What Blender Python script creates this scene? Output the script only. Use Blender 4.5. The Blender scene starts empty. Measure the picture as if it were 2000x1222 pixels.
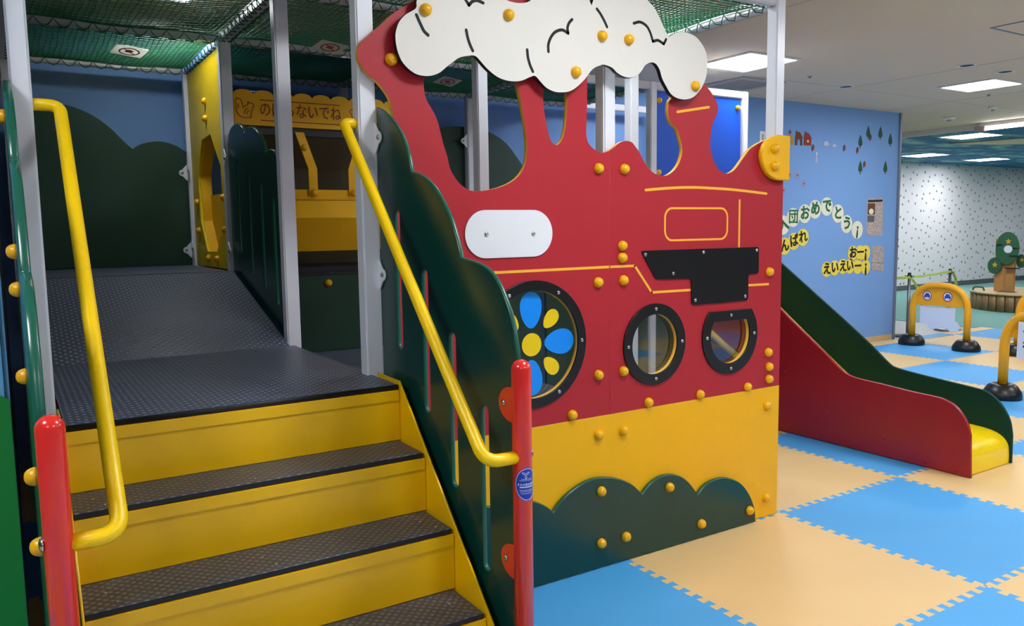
import bpy, bmesh, math, random
from mathutils import Vector, Matrix
from mathutils.geometry import tessellate_polygon

random.seed(7)
S = bpy.context.scene
COL = S.collection
PI = math.pi

# ------------------------------------------------------------------ camera, world, exposure
cam_d = bpy.data.cameras.new('camera')
cam = bpy.data.objects.new('camera', cam_d)
COL.objects.link(cam)
cam_d.sensor_width = 36.0
cam_d.lens = 36.0 * 1566.535 / 2000.0
cam_d.clip_start = 0.02
cam_d.clip_end = 100


def cam_axes(pitch, roll, yaw):
    f = Vector((math.sin(yaw) * math.cos(pitch), math.cos(yaw) * math.cos(pitch), -math.sin(pitch)))
    r = Vector((math.cos(yaw), -math.sin(yaw), 0))
    u = r.cross(f)
    c, s = math.cos(roll), math.sin(roll)
    return c * r + s * u, -s * r + c * u, f


cr_, cu_, cf_ = cam_axes(0.10494, -0.014394, 0.560455)
cam.matrix_world = Matrix(((cr_.x, cu_.x, -cf_.x, -3.16857),
                           (cr_.y, cu_.y, -cf_.y, -2.57453),
                           (cr_.z, cu_.z, -cf_.z, 1.42498),
                           (0, 0, 0, 1)))
S.camera = cam
W = bpy.data.worlds.new('room_ambient')
S.world = W
W.use_nodes = True
W.node_tree.nodes['Background'].inputs[0].default_value = (0.8, 0.9, 1.0, 1)
W.node_tree.nodes['Background'].inputs[1].default_value = 0.15
S.view_settings.view_transform = 'Standard'
S.view_settings.look = 'None'
S.view_settings.exposure = 0.55
S.view_settings.gamma = 1.0
S.view_settings.use_curve_mapping = False
LAMP_POWER = 29.0          # emission of one ceiling panel


# ------------------------------------------------------------------ materials
def lin(c):
    return tuple(((v / 255) / 12.92 if v / 255 <= 0.04045 else ((v / 255 + 0.055) / 1.055) ** 2.4) for v in c) + (1,)


def nd(m, t, **kw):
    n = m.node_tree.nodes.new(t)
    for k, v in kw.items():
        setattr(n, k, v)
    return n


def mat(name, rgb, rough=0.4, metal=0.0, var=0.06, vscale=6.0, bump=0.0, bscale=120.0, spec=0.5, coat=0.0):
    m = bpy.data.materials.new(name)
    m.use_nodes = True
    L = m.node_tree.links.new
    b = m.node_tree.nodes['Principled BSDF']
    b.inputs['Roughness'].default_value = rough
    b.inputs['Metallic'].default_value = metal
    b.inputs['Specular IOR Level'].default_value = spec
    b.inputs['Coat Weight'].default_value = coat
    tc = nd(m, 'ShaderNodeTexCoord')
    no = nd(m, 'ShaderNodeTexNoise')
    no.inputs['Scale'].default_value = vscale
    no.inputs['Detail'].default_value = 3
    L(tc.outputs['Object'], no.inputs['Vector'])
    mx = nd(m, 'ShaderNodeMix', data_type='RGBA')
    c = lin(rgb)
    mx.inputs[6].default_value = tuple(v * (1 - var) for v in c[:3]) + (1,)
    mx.inputs[7].default_value = tuple(min(1, v * (1 + var)) for v in c[:3]) + (1,)
    L(no.outputs['Fac'], mx.inputs[0])
    L(mx.outputs[2], b.inputs['Base Color'])
    if bump:
        n2 = nd(m, 'ShaderNodeTexNoise')
        n2.inputs['Scale'].default_value = bscale
        n2.inputs['Detail'].default_value = 2
        L(tc.outputs['Object'], n2.inputs['Vector'])
        bp = nd(m, 'ShaderNodeBump')
        bp.inputs['Strength'].default_value = bump
        bp.inputs['Distance'].default_value = 0.002
        L(n2.outputs['Fac'], bp.inputs['Height'])
        L(bp.outputs['Normal'], b.inputs['Normal'])
    return m


def stud_mat(name, rgb, hi, k, rough, diamond=False):
    """rubber sheet with rows of small raised studs"""
    m = mat(name, rgb, rough, var=0.1, vscale=3)
    L = m.node_tree.links.new
    b = m.node_tree.nodes['Principled BSDF']
    tc = nd(m, 'ShaderNodeTexCoord')
    sp = nd(m, 'ShaderNodeSeparateXYZ')
    L(tc.outputs['Object'], sp.inputs[0])

    def mth(op, a, bb=None):
        n = nd(m, 'ShaderNodeMath', operation=op)
        for i, v in enumerate((a, bb)):
            if v is None:
                continue
            if isinstance(v, (int, float)):
                n.inputs[i].default_value = v
            else:
                L(v, n.inputs[i])
        return n.outputs[0]
    x, y = sp.outputs[0], sp.outputs[1]
    if diamond:
        x, y = mth('ADD', x, y), mth('SUBTRACT', x, y)
    h = mth('MULTIPLY', mth('SINE', mth('MULTIPLY', x, k)), mth('SINE', mth('MULTIPLY', y, k)))
    if diamond:
        h = mth('ABSOLUTE', h)
    h = mth('MAXIMUM', mth('SUBTRACT', h, 0.45), 0.0)
    bp = nd(m, 'ShaderNodeBump')
    bp.inputs['Strength'].default_value = 1.0
    bp.inputs['Distance'].default_value = 0.004
    L(h, bp.inputs['Height'])
    L(bp.outputs['Normal'], b.inputs['Normal'])
    mx = nd(m, 'ShaderNodeMix', data_type='RGBA')
    src = b.inputs['Base Color'].links[0].from_socket
    L(src, mx.inputs[6])
    mx.inputs[7].default_value = lin(hi)
    L(mth('MULTIPLY', h, 1.6), mx.inputs[0])
    L(mx.outputs[2], b.inputs['Base Color'])
    return m


def clear_mat(name, tint=(0.93, 0.95, 0.95), gloss=0.02):
    """thin clear acrylic sheet: see-through with Fresnel reflection"""
    m = bpy.data.materials.new(name)
    m.use_nodes = True
    nt = m.node_tree
    nt.nodes.remove(nt.nodes['Principled BSDF'])
    tr = nd(m, 'ShaderNodeBsdfTransparent')
    tr.inputs[0].default_value = tint + (1,)
    gl = nd(m, 'ShaderNodeBsdfGlossy')
    gl.inputs['Roughness'].default_value = gloss
    fr = nd(m, 'ShaderNodeFresnel')
    fr.inputs[0].default_value = 1.49
    mu = nd(m, 'ShaderNodeMath', operation='MULTIPLY')
    mu.inputs[1].default_value = 0.22
    mix = nd(m, 'ShaderNodeMixShader')
    L = nt.links.new
    L(fr.outputs[0], mu.inputs[0])
    L(mu.outputs[0], mix.inputs[0])
    L(tr.outputs[0], mix.inputs[1])
    L(gl.outputs[0], mix.inputs[2])
    L(mix.outputs[0], nt.nodes['Material Output'].inputs[0])
    return m


def glow_mat(name, rgb, power):
    m = bpy.data.materials.new(name)
    m.use_nodes = True
    b = m.node_tree.nodes['Principled BSDF']
    b.inputs['Base Color'].default_value = (0.9, 0.9, 0.9, 1)
    b.inputs['Emission Color'].default_value = lin(rgb)
    b.inputs['Emission Strength'].default_value = power
    return m


M = {
    'red': mat('red_board', (178, 40, 51), 0.45, bump=0.12, bscale=260, var=0.04, spec=0.3),
    'yellow': mat('yellow_board', (248, 186, 10), 0.42, bump=0.1, bscale=260, var=0.03, spec=0.3),
    'core': mat('yellow_core', (240, 184, 60), 0.5, var=0.04),
    'groove': mat('routed_yellow', (255, 184, 50), 0.55, var=0.05),
    'steel_yellow': mat('yellow_painted_steel', (246, 194, 0), 0.33, var=0.03),
    'rail': mat('yellow_powder_coat', (255, 212, 0), 0.36, var=0.01),
    'bolt': mat('yellow_cap', (246, 182, 12), 0.3, var=0.08, vscale=60),
    'white': mat('white_board', (224, 222, 214), 0.5, bump=0.15, bscale=300, var=0.03),
    'plate_white': mat('white_plate', (232, 236, 242), 0.3, var=0.02),
    'black': mat('black_board', (16, 16, 18), 0.32, var=0.1),
    'green': mat('dark_green_board', (8, 62, 56), 0.27, bump=0.08, bscale=200, var=0.06),
    'green_edge': mat('green_edge', (26, 92, 76), 0.25, var=0.05),
    'hill': mat('deep_green_board', (26, 64, 50), 0.5, var=0.08),
    'blue_board': mat('blue_board', (0, 82, 206), 0.35, var=0.04),
    'post': mat('white_powder_coat', (232, 236, 246), 0.28, var=0.03),
    'beam': mat('pale_grey_powder_coat', (214, 216, 222), 0.3, var=0.03),
    'redpost': mat('red_powder_coat', (228, 46, 42), 0.2, var=0.03, coat=0.4),
    'steel': mat('stainless_steel', (190, 190, 192), 0.22, metal=1.0, var=0.05),
    'deck': stud_mat('studded_deck_rubber', (68, 77, 98), (176, 186, 206), 2 * PI / 0.036, 0.42),
    'tread': stud_mat('chequered_tread_rubber', (70, 70, 74), (120, 120, 126), 2 * PI / 0.056, 0.45, True),
    'rubber_edge': mat('black_rubber', (22, 24, 34), 0.5),
    'rope': mat('green_rope', (24, 112, 74), 0.6, var=0.15, vscale=40),
    'slide_red': mat('slide_red_panel', (160, 26, 38), 0.3, var=0.04),
    'slide_green': mat('slide_green_panel', (0, 58, 52), 0.5, var=0.05, spec=0.2),
    'slide_yellow': mat('slide_yellow_bed', (246, 216, 8), 0.3, var=0.03),
    'mat_blue': mat('blue_foam', (74, 168, 234), 0.55, bump=0.25, bscale=500, var=0.05, vscale=2.5),
    'mat_sand': mat('sand_foam', (230, 196, 138), 0.5, bump=0.25, bscale=500, var=0.05, vscale=2.5),
    'wall_blue': mat('painted_blue_wall', (124, 168, 226), 0.7, var=0.04, vscale=1.2),
    'ceiling': mat('ceiling_board', (220, 202, 176), 0.85, var=0.03, vscale=1.0, bump=0.1, bscale=80),
    'trim_grey': mat('grey_metal_trim', (120, 128, 146), 0.4),
    'wood': mat('pale_wood', (206, 174, 128), 0.5, var=0.12, vscale=14),
    'plain_wall': mat('plain_wall', (120, 120, 118), 0.8, var=0.04),
    'gap_shade': mat('gap_shade_navy', (10, 16, 34), 0.5),
    'mural_blue': mat('mural_sky_paint', (96, 164, 214), 0.6, var=0.04),
    'mural_green': mat('mural_grass_paint', (0, 132, 52), 0.6, var=0.05),
    'acrylic': clear_mat('clear_acrylic'),
    'smoke': clear_mat('tinted_acrylic', (0.55, 0.58, 0.62)),
    'petal_blue': mat('sky_blue_film', (0, 146, 255), 0.35, var=0.02),
    'petal_yellow': mat('yellow_film', (244, 210, 0), 0.35, var=0.02),
    'print_red': mat('red_print', (150, 34, 24), 0.5),
    'stone': mat('grey_floor_tile', (172, 172, 176), 0.35, var=0.06, vscale=5),
    'carpet': mat('teal_carpet', (120, 166, 158), 0.95, var=0.1, vscale=30, bump=0.3),
    'baseboard': mat('grey_baseboard', (92, 98, 106), 0.6),
    'arch': mat('orange_yellow_tube', (250, 176, 22), 0.4, var=0.03),
    'arch_base': mat('black_rubber_base', (20, 21, 26), 0.35),
    'paper': mat('white_paper', (226, 232, 248), 0.8, var=0.02),
    'ink': mat('black_ink', (14, 14, 14), 0.7),
    'ink_green': mat('green_ink', (8, 104, 62), 0.7),
    'sign_red': mat('sign_red', (176, 28, 34), 0.6),
    'sign_blue': mat('sign_blue', (26, 74, 180), 0.6),
    'disc_white': mat('cream_card', (240, 236, 212), 0.8, var=0.03),
    'disc_yellow': mat('yellow_card', (250, 224, 84), 0.8, var=0.03),
    'tree_green': mat('green_card', (38, 86, 56), 0.8),
    'brown': mat('brown_card', (112, 66, 40), 0.8),
    'brick': mat('brick_red_card', (150, 58, 50), 0.8),
    'straw': mat('straw_card', (200, 150, 50), 0.8),
    'cloud_card': mat('pale_cloud_card', (190, 196, 222), 0.8),
    'pink': mat('pale_pink_card', (176, 150, 182), 0.8),
    'streamer': mat('yellow_green_streamer', (214, 238, 120), 0.7, var=0.1, vscale=60),
    'tube_steel': mat('brushed_steel_pole', (150, 154, 160), 0.3, metal=0.8),
    'trunk': mat('honey_wood', (190, 140, 84), 0.5, var=0.15, vscale=10),
    'slat': mat('oak_veneer', (150, 118, 78), 0.5, var=0.22, vscale=5),
    'crown': mat('dull_green_board', (48, 98, 70), 0.6),
    'star': mat('gold_card', (214, 166, 50), 0.6),
    'lamp': glow_mat('lamp_diffuser', (250, 252, 255), LAMP_POWER),
    'lamp_far': glow_mat('far_lamp_diffuser', (250, 252, 255), LAMP_POWER * 0.85),
    'yellow_matte': mat('matt_yellow_board', (240, 184, 0), 0.75),
    'lemon': mat('lemon_yellow_board', (240, 206, 0), 0.45, var=0.03),
    'rope_blue': mat('blue_cord', (20, 120, 190), 0.5),
    'lamp_trim': mat('white_lamp_trim', (236, 234, 230), 0.5),
    'tube': glow_mat('fluorescent_tube', (245, 246, 255), 14.0),
    'booth_shade': mat('booth_shade_brown', (74, 60, 26), 0.6),
    'dark_hole': mat('dark_recess', (20, 18, 16), 0.7),
    'vent': mat('grey_vent', (176, 170, 160), 0.6),
    'sticker': mat('blue_sticker', (16, 60, 186), 0.3),
    'sticker_print': mat('white_print', (220, 228, 250), 0.5),
    'tag_print': mat('faded_red_print', (170, 84, 70), 0.7),
}


def newsprint():
    m = mat('newsprint', (206, 196, 186), 0.85)
    L = m.node_tree.links.new
    b = m.node_tree.nodes['Principled BSDF']
    tc = nd(m, 'ShaderNodeTexCoord')
    mp = nd(m, 'ShaderNodeMapping')
    mp.inputs['Scale'].default_value = (36, 1, 150)
    no = nd(m, 'ShaderNodeTexNoise')
    no.inputs['Scale'].default_value = 1.0
    L(tc.outputs['Object'], mp.inputs[0])
    L(mp.outputs[0], no.inputs['Vector'])
    rp = nd(m, 'ShaderNodeValToRGB')
    rp.color_ramp.elements[0].position = 0.44
    rp.color_ramp.elements[0].color = lin((164, 150, 146))
    rp.color_ramp.elements[1].position = 0.56
    rp.color_ramp.elements[1].color = lin((206, 190, 184))
    L(no.outputs['Fac'], rp.inputs[0])
    L(rp.outputs[0], b.inputs['Base Color'])
    return m


def dotted_wallpaper():
    m = mat('dotted_wallpaper', (222, 222, 226), 0.8)
    L = m.node_tree.links.new
    b = m.node_tree.nodes['Principled BSDF']
    tc = nd(m, 'ShaderNodeTexCoord')
    sp = nd(m, 'ShaderNodeSeparateXYZ')
    cb = nd(m, 'ShaderNodeCombineXYZ')
    L(tc.outputs['Object'], sp.inputs[0])
    L(sp.outputs[0], cb.inputs[0])
    L(sp.outputs[2], cb.inputs[1])
    mp = nd(m, 'ShaderNodeMapping')
    mp.inputs['Rotation'].default_value = (0, 0, 0.4)
    vo = nd(m, 'ShaderNodeTexVoronoi', voronoi_dimensions='2D')
    vo.inputs['Scale'].default_value = 4.9
    vo.inputs['Randomness'].default_value = 0.6
    L(cb.outputs[0], mp.inputs[0])
    L(mp.outputs[0], vo.inputs['Vector'])
    no = nd(m, 'ShaderNodeTexNoise')
    no.inputs['Scale'].default_value = 26.0
    L(tc.outputs['Object'], no.inputs['Vector'])
    ad = nd(m, 'ShaderNodeMath', operation='MULTIPLY_ADD')
    L(no.outputs['Fac'], ad.inputs[0])
    ad.inputs[1].default_value = 0.22
    L(vo.outputs['Distance'], ad.inputs[2])
    rp = nd(m, 'ShaderNodeValToRGB')
    rp.color_ramp.elements[0].position = 0.205
    rp.color_ramp.elements[0].color = lin((126, 128, 136))
    rp.color_ramp.elements[1].position = 0.24
    rp.color_ramp.elements[1].color = lin((230, 226, 229))
    L(ad.outputs[0], rp.inputs[0])
    L(rp.outputs[0], b.inputs['Base Color'])
    return m


def cloud_paint():
    m = mat('painted_cloud_ceiling', (30, 90, 130), 0.8)
    L = m.node_tree.links.new
    b = m.node_tree.nodes['Principled BSDF']
    tc = nd(m, 'ShaderNodeTexCoord')
    mp = nd(m, 'ShaderNodeMapping')
    mp.inputs['Rotation'].default_value = (0, 0, -0.45)
    mp.inputs['Scale'].default_value = (1.7, 2.6, 1)
    no = nd(m, 'ShaderNodeTexNoise')
    no.inputs['Scale'].default_value = 1.3
    no.inputs['Detail'].default_value = 3
    L(tc.outputs['Object'], mp.inputs[0])
    L(mp.outputs[0], no.inputs['Vector'])
    rp = nd(m, 'ShaderNodeValToRGB')
    rp.color_ramp.elements[0].position = 0.5
    rp.color_ramp.elements[0].color = lin((30, 108, 152))
    rp.color_ramp.elements[1].position = 0.68
    rp.color_ramp.elements[1].color = lin((150, 196, 190))
    L(no.outputs['Fac'], rp.inputs[0])
    L(rp.outputs[0], b.inputs['Base Color'])
    return m


def translucent_paper():
    m = bpy.data.materials.new('thin_tag_sheet')
    m.use_nodes = True
    nt = m.node_tree
    nt.nodes.remove(nt.nodes['Principled BSDF'])
    d, t_, x = nd(m, 'ShaderNodeBsdfDiffuse'), nd(m, 'ShaderNodeBsdfTranslucent'), nd(m, 'ShaderNodeMixShader')
    d.inputs[0].default_value = lin((232, 232, 228))
    t_.inputs[0].default_value = lin((232, 232, 228))
    nt.links.new(d.outputs[0], x.inputs[1])
    nt.links.new(t_.outputs[0], x.inputs[2])
    nt.links.new(x.outputs[0], nt.nodes['Material Output'].inputs[0])
    return m


M['tag_paper'] = translucent_paper()
M['news'] = newsprint()
M['wallpaper'] = dotted_wallpaper()
M['cloud_paint'] = cloud_paint()


# ------------------------------------------------------------------ geometry helpers
def put(name, mesh, mats=None, parent=None):
    o = bpy.data.objects.new(name, mesh)
    COL.objects.link(o)
    if mats is not None and not mesh.materials:
        for m in (mats if isinstance(mats, (list, tuple)) else [mats]):
            mesh.materials.append(M[m] if isinstance(m, str) else m)
    if parent is not None:
        o.parent = parent
        o.matrix_parent_inverse = Matrix.Translation(-parent.location)
    return o


def tag(o, label, cat, group=None):
    o['label'] = label
    o['category'] = cat
    if group:
        o['group'] = group
    return o


def struct(o):
    o['kind'] = 'structure'
    return o


def thing(name, label, cat, loc, group=None):
    e = bpy.data.objects.new(name, None)
    e.empty_display_size = 0.1
    COL.objects.link(e)
    e.location = loc
    return tag(e, label, cat, group)


def from_bm(bm, name, smooth=False):
    me = bpy.data.meshes.new(name)
    bmesh.ops.recalc_face_normals(bm, faces=bm.faces)
    bm.to_mesh(me)
    bm.free()
    if smooth:
        for p in me.polygons:
            p.use_smooth = True
    return me


def bm_box(bm, lo, hi):
    v = [bm.verts.new((x, y, z)) for x in (lo[0], hi[0]) for y in (lo[1], hi[1]) for z in (lo[2], hi[2])]
    for f in ((0, 1, 3, 2), (4, 6, 7, 5), (0, 4, 5, 1), (2, 3, 7, 6), (0, 2, 6, 4), (1, 5, 7, 3)):
        bm.faces.new([v[i] for i in f])


def box(name, lo, hi, m, parent=None, bevel=0.0, seg=2):
    bm = bmesh.new()
    bm_box(bm, lo, hi)
    if bevel:
        bmesh.ops.bevel(bm, geom=list(bm.edges), offset=bevel, segments=seg, affect='EDGES')
    return put(name, from_bm(bm, name), m, parent)


def corner(a, b, c):
    u, v = (b - a), (c - b)
    if u.length < 1e-9 or v.length < 1e-9:
        return True
    return u.angle(v) > 0.95


def curve_pts(pts, closed=True, n=4):
    """Catmull-Rom through the points, keeping sharp corners"""
    P = [Vector((p[0], p[1])) for p in pts]
    N = len(P)
    out = []
    rng = range(N) if closed else range(N - 1)

    def g(i):
        return P[i % N] if closed else P[max(0, min(N - 1, i))]
    for i in rng:
        p0, p1, p2, p3 = g(i - 1), g(i), g(i + 1), g(i + 2)
        if corner(p0, p1, p2):
            p0 = p1 - (p2 - p1)
        if corner(p1, p2, p3):
            p3 = p2 + (p2 - p1)
        for k in range(n):
            t = k / n
            out.append(0.5 * ((2 * p1) + (p2 - p0) * t + (2 * p0 - 5 * p1 + 4 * p2 - p3) * t * t
                              + (3 * p1 - p0 - 3 * p2 + p3) * t ** 3))
    if not closed:
        out.append(P[-1])
    return [(v.x, v.y) for v in out]


def area2(l):
    return sum(l[i - 1][0] * l[i][1] - l[i][0] * l[i - 1][1] for i in range(len(l)))


def inset(loop, d):
    n = len(loop)
    out = []
    for i in range(n):
        a, b, c = Vector(loop[i - 1]), Vector(loop[i]), Vector(loop[(i + 1) % n])
        u, v = (b - a), (c - b)
        if u.length < 1e-9 or v.length < 1e-9:
            out.append((b.x, b.y))
            continue
        u.normalize()
        v.normalize()
        nn = Vector((-(u.y + v.y), u.x + v.x))
        if nn.length < 1e-6:
            out.append((b.x, b.y))
            continue
        nn.normalize()
        k = max(0.5, nn.dot(Vector((-u.y, u.x))))
        q = b + nn * (d / k)
        out.append((q.x, q.y))
    return out


def plate_mesh(name, loops, axis, pos, thick, bevel=0.0, rim=1):
    """sheet cut to an outline (first loop) with holes; axis 'Y': (x,z) outline, front faces -y at pos.
    axis 'X': (y,z) outline, front faces -x at pos. axis 'Z': (x,y) outline, front faces up at pos.
    material slot 0 = faces, slot 1 = cut edge"""
    loops = [list(l) for l in loops]
    for k, l in enumerate(loops):
        if (area2(l) > 0) != (k == 0):
            l.reverse()

    def P3(p, w):
        if axis == 'Y':
            return (p[0], pos + w, p[1])
        if axis == 'X':
            return (pos + w, p[0], p[1])
        return (p[0], p[1], pos - w)
    bm = bmesh.new()
    ins = [inset(l, bevel) if bevel else l for l in loops]
    layers = [(ins, 0.0), (loops, bevel), (loops, thick - bevel), (ins, thick)] if bevel else [(loops, 0.0), (loops, thick)]
    rings = []
    for lp, w in layers:
        rings.append([[bm.verts.new(P3(p, w)) for p in l] for l in lp])
    tris = tessellate_polygon([[Vector((p[0], p[1], 0)) for p in l] for l in ins])
    for ring in (rings[0], rings[-1]):
        flat = [v for l in ring for v in l]
        for t in tris:
            try:
                f = bm.faces.new([flat[i] for i in t])
                f.material_index = 0
            except ValueError:
                pass
    for kk, (a, b) in enumerate(zip(rings[:-1], rings[1:])):
        for la, lb in zip(a, b):
            n = len(la)
            for i in range(n):
                try:
                    f = bm.faces.new((la[i], la[(i + 1) % n], lb[(i + 1) % n], lb[i]))
                    f.material_index = rim if bevel and kk != 1 else 1
                    f.smooth = True
                except ValueError:
                    pass
    return from_bm(bm, name)


def plate(name, loops, axis, pos, thick, mats, parent=None, bevel=0.0, rim=1):
    if not isinstance(mats, (list, tuple)):
        mats = [mats, mats]
    return put(name, plate_mesh(name, loops, axis, pos, thick, bevel, rim), mats, parent)


def circle(cx, cy, rx, ry=None, n=48, a0=0.0, a1=2 * PI):
    ry = ry or rx
    m = n if abs(a1 - a0 - 2 * PI) < 1e-6 else n + 1
    return [(cx + rx * math.cos(a0 + (a1 - a0) * i / n), cy + ry * math.sin(a0 + (a1 - a0) * i / n)) for i in range(m)]


def round_rect(x0, y0, x1, y1, r, n=6):
    out = []
    for cx, cy, a in ((x1 - r, y0 + r, -PI / 2), (x1 - r, y1 - r, 0), (x0 + r, y1 - r, PI / 2), (x0 + r, y0 + r, PI)):
        out += [(cx + r * math.cos(a + PI / 2 * i / n), cy + r * math.sin(a + PI / 2 * i / n)) for i in range(n + 1)]
    return out


def round_poly(pts, r, n=4):
    out = []
    N = len(pts)
    for i in range(N):
        a, b, c = Vector(pts[i - 1]), Vector(pts[i]), Vector(pts[(i + 1) % N])
        u, v = (a - b).normalized(), (c - b).normalized()
        d = min(r, (a - b).length / 2, (c - b).length / 2)
        p0, p2 = b + u * d, b + v * d
        for k in range(n + 1):
            t = k / n
            q = p0 * (1 - t) ** 2 + b * 2 * t * (1 - t) + p2 * t * t
            out.append((q.x, q.y))
    return out


def ribbon(pts, w):
    """closed outline of a stroke with round ends"""
    P = [Vector(p) for p in pts]
    L, R = [], []
    for i in range(len(P)):
        t = (P[min(i + 1, len(P) - 1)] - P[max(i - 1, 0)]).normalized()
        n = Vector((-t.y, t.x)) * (w / 2)
        L.append(P[i] + n)
        R.append(P[i] - n)
    t1 = (P[-1] - P[-2]).normalized()
    t0 = (P[0] - P[1]).normalized()

    def cap(c, t):
        a = math.atan2(t.y, t.x)
        return [c + Vector((math.cos(a + s), math.sin(a + s))) * (w / 2) for s in (PI / 4, 0, -PI / 4)]
    out = R[::1] + [v for v in cap(P[-1], t1)][::-1] + L[::-1] + [v for v in cap(P[0], t0)][::-1]
    return [(v.x, v.y) for v in out]


def fillet(path, r, n=7):
    P = [Vector(p) for p in path]
    out = [P[0]]
    for i in range(1, len(P) - 1):
        a, b, c = P[i - 1], P[i], P[i + 1]
        u, v = (a - b).normalized(), (c - b).normalized()
        d = min(r, (a - b).length * 0.49, (c - b).length * 0.49)
        for k in range(n + 1):
            t = k / n
            out.append((b + u * d) * (1 - t) ** 2 + b * 2 * t * (1 - t) + (b + v * d) * t * t)
    out.append(P[-1])
    return out


def bm_tube(bm, path, r, seg=12, caps=True):
    P = [Vector(p) for p in path]
    t = (P[1] - P[0]).normalized()
    ref = Vector((0, 0, 1)) if abs(t.z) < 0.9 else Vector((1, 0, 0))
    n = t.cross(ref).normalized()
    rings = []
    for i in range(len(P)):
        tt = (P[min(i + 1, len(P) - 1)] - P[max(i - 1, 0)]).normalized()
        n = (n - tt * n.dot(tt)).normalized()
        b = tt.cross(n)
        rr = r[i] if isinstance(r, (list, tuple)) else r
        rings.append([bm.verts.new(P[i] + (n * math.cos(2 * PI * k / seg) + b * math.sin(2 * PI * k / seg)) * rr) for k in range(seg)])
    for a, b in zip(rings[:-1], rings[1:]):
        for k in range(seg):
            f = bm.faces.new((a[k], a[(k + 1) % seg], b[(k + 1) % seg], b[k]))
            f.smooth = True
    if caps:
        bm.faces.new(rings[0])
        bm.faces.new(rings[-1])


def tube(name, path, r, m, parent=None, seg=16):
    bm = bmesh.new()
    bm_tube(bm, path, r, seg)
    return put(name, from_bm(bm, name), m, parent)


def lathe_mesh(name, prof, seg=32):
    """profile of (radius, height) turned round z"""
    bm = bmesh.new()
    rings = []
    for r, h in prof:
        if r < 1e-6:
            rings.append([bm.verts.new((0, 0, h))])
        else:
            rings.append([bm.verts.new((r * math.cos(2 * PI * k / seg), r * math.sin(2 * PI * k / seg), h)) for k in range(seg)])
    for a, b in zip(rings[:-1], rings[1:]):
        for k in range(seg):
            q = []
            for v in (a[k % len(a)], a[(k + 1) % len(a)], b[(k + 1) % len(b)], b[k % len(b)]):
                if v not in q:
                    q.append(v)
            if len(q) > 2:
                f = bm.faces.new(q)
                f.smooth = True
    for ring in (rings[0], rings[-1]):
        if len(ring) > 2:
            bm.faces.new(ring)
    return from_bm(bm, name)


ROT = {'-Y': Matrix.Rotation(PI / 2, 4, 'X'), '-X': Matrix.Rotation(-PI / 2, 4, 'Y'), '+X': Matrix.Rotation(PI / 2, 4, 'Y'),
       '+Z': Matrix.Identity(4), '-Z': Matrix.Rotation(PI, 4, 'X')}

CAP = lathe_mesh('bolt_cap', [(0.0215, 0), (0.0215, 0.004), (0.0205, 0.010), (0.017, 0.0175), (0.0115, 0.0225), (0.005, 0.0245), (0, 0.025)], 20)
CAP.materials.append(M['bolt'])
SCREW = lathe_mesh('screw', [(0.0085, 0), (0.0085, 0.0015), (0.0068, 0.004), (0.0035, 0.0052), (0.0018, 0.0035), (0, 0.0033)], 12)
SCREW.materials.append(M['steel'])
DOT_SCREW = lathe_mesh('deck_screw', [(0.0045, 0), (0.0045, 0.001), (0.003, 0.002), (0, 0.0022)], 8)
DOT_SCREW.materials.append(M['steel'])
RIVET = lathe_mesh('rivet', [(0.009, 0), (0.008, 0.003), (0.004, 0.005), (0, 0.0055)], 12)


def stick(mesh, name, loc, face, parent=None, scale=1.0):
    o = bpy.data.objects.new(name, mesh)
    COL.objects.link(o)
    mw = Matrix.Translation(Vector(loc)) @ ROT[face] @ Matrix.Scale(scale, 4)
    o.matrix_world = mw
    if parent is not None:
        o.parent = parent
        o.matrix_parent_inverse = Matrix.Translation(-Vector(root_loc(parent)))
    return o


def root_loc(o):
    """world origin of an unrotated part chain"""
    p = Vector((0, 0, 0))
    while o is not None:
        if o.type == 'EMPTY':
            p = Vector(o.location)
            return p
        if o.parent is None:
            return Vector(o.location)
        # child meshes carry world coordinates in their vertices, so their own origin is the world origin
        return Vector((0, 0, 0)) if o.location.length < 1e-9 else Vector(o.location)
    return p


def bolt(parent, loc, face='-Y', scale=1.0):
    return stick(CAP, 'bolt_cap', loc, face, parent, scale)


def screw(parent, loc, face='-Y', scale=1.0):
    return stick(SCREW, 'screw', loc, face, parent, scale)


def text_mesh(body, size, bold=0.0, depth=0.002, spacing=1.0):
    c = bpy.data.curves.new('lettering', 'FONT')
    c.body = body
    c.size = size
    c.align_x = 'CENTER'
    c.align_y = 'CENTER'
    c.offset = bold * size
    c.extrude = depth / 2
    c.space_line = spacing
    c.resolution_u = 2
    o = bpy.data.objects.new('lettering', c)
    COL.objects.link(o)
    bpy.context.view_layer.update()
    me = bpy.data.meshes.new_from_object(o.evaluated_get(bpy.context.evaluated_depsgraph_get()))
    bpy.data.objects.remove(o)
    bpy.data.curves.remove(c)
    return me


def lettering(name, body, size, loc, face, m, parent, bold=0.0, tilt=0.0, spacing=1.0, xs=1.0):
    me = text_mesh(body, size, bold, spacing=spacing)
    if face == '-Y':
        R = Matrix.Rotation(PI / 2, 4, 'X')
    elif face == '-X':
        R = Matrix(((0, 0, -1, 0), (-1, 0, 0, 0), (0, 1, 0, 0), (0, 0, 0, 1)))
    me.transform(Matrix.Translation(Vector(loc)) @ R @ Matrix.Rotation(tilt, 4, 'Z') @ Matrix.Diagonal((xs, 1, 1, 1)))
    me.materials.clear()
    return put(name, me, m, parent)


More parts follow.
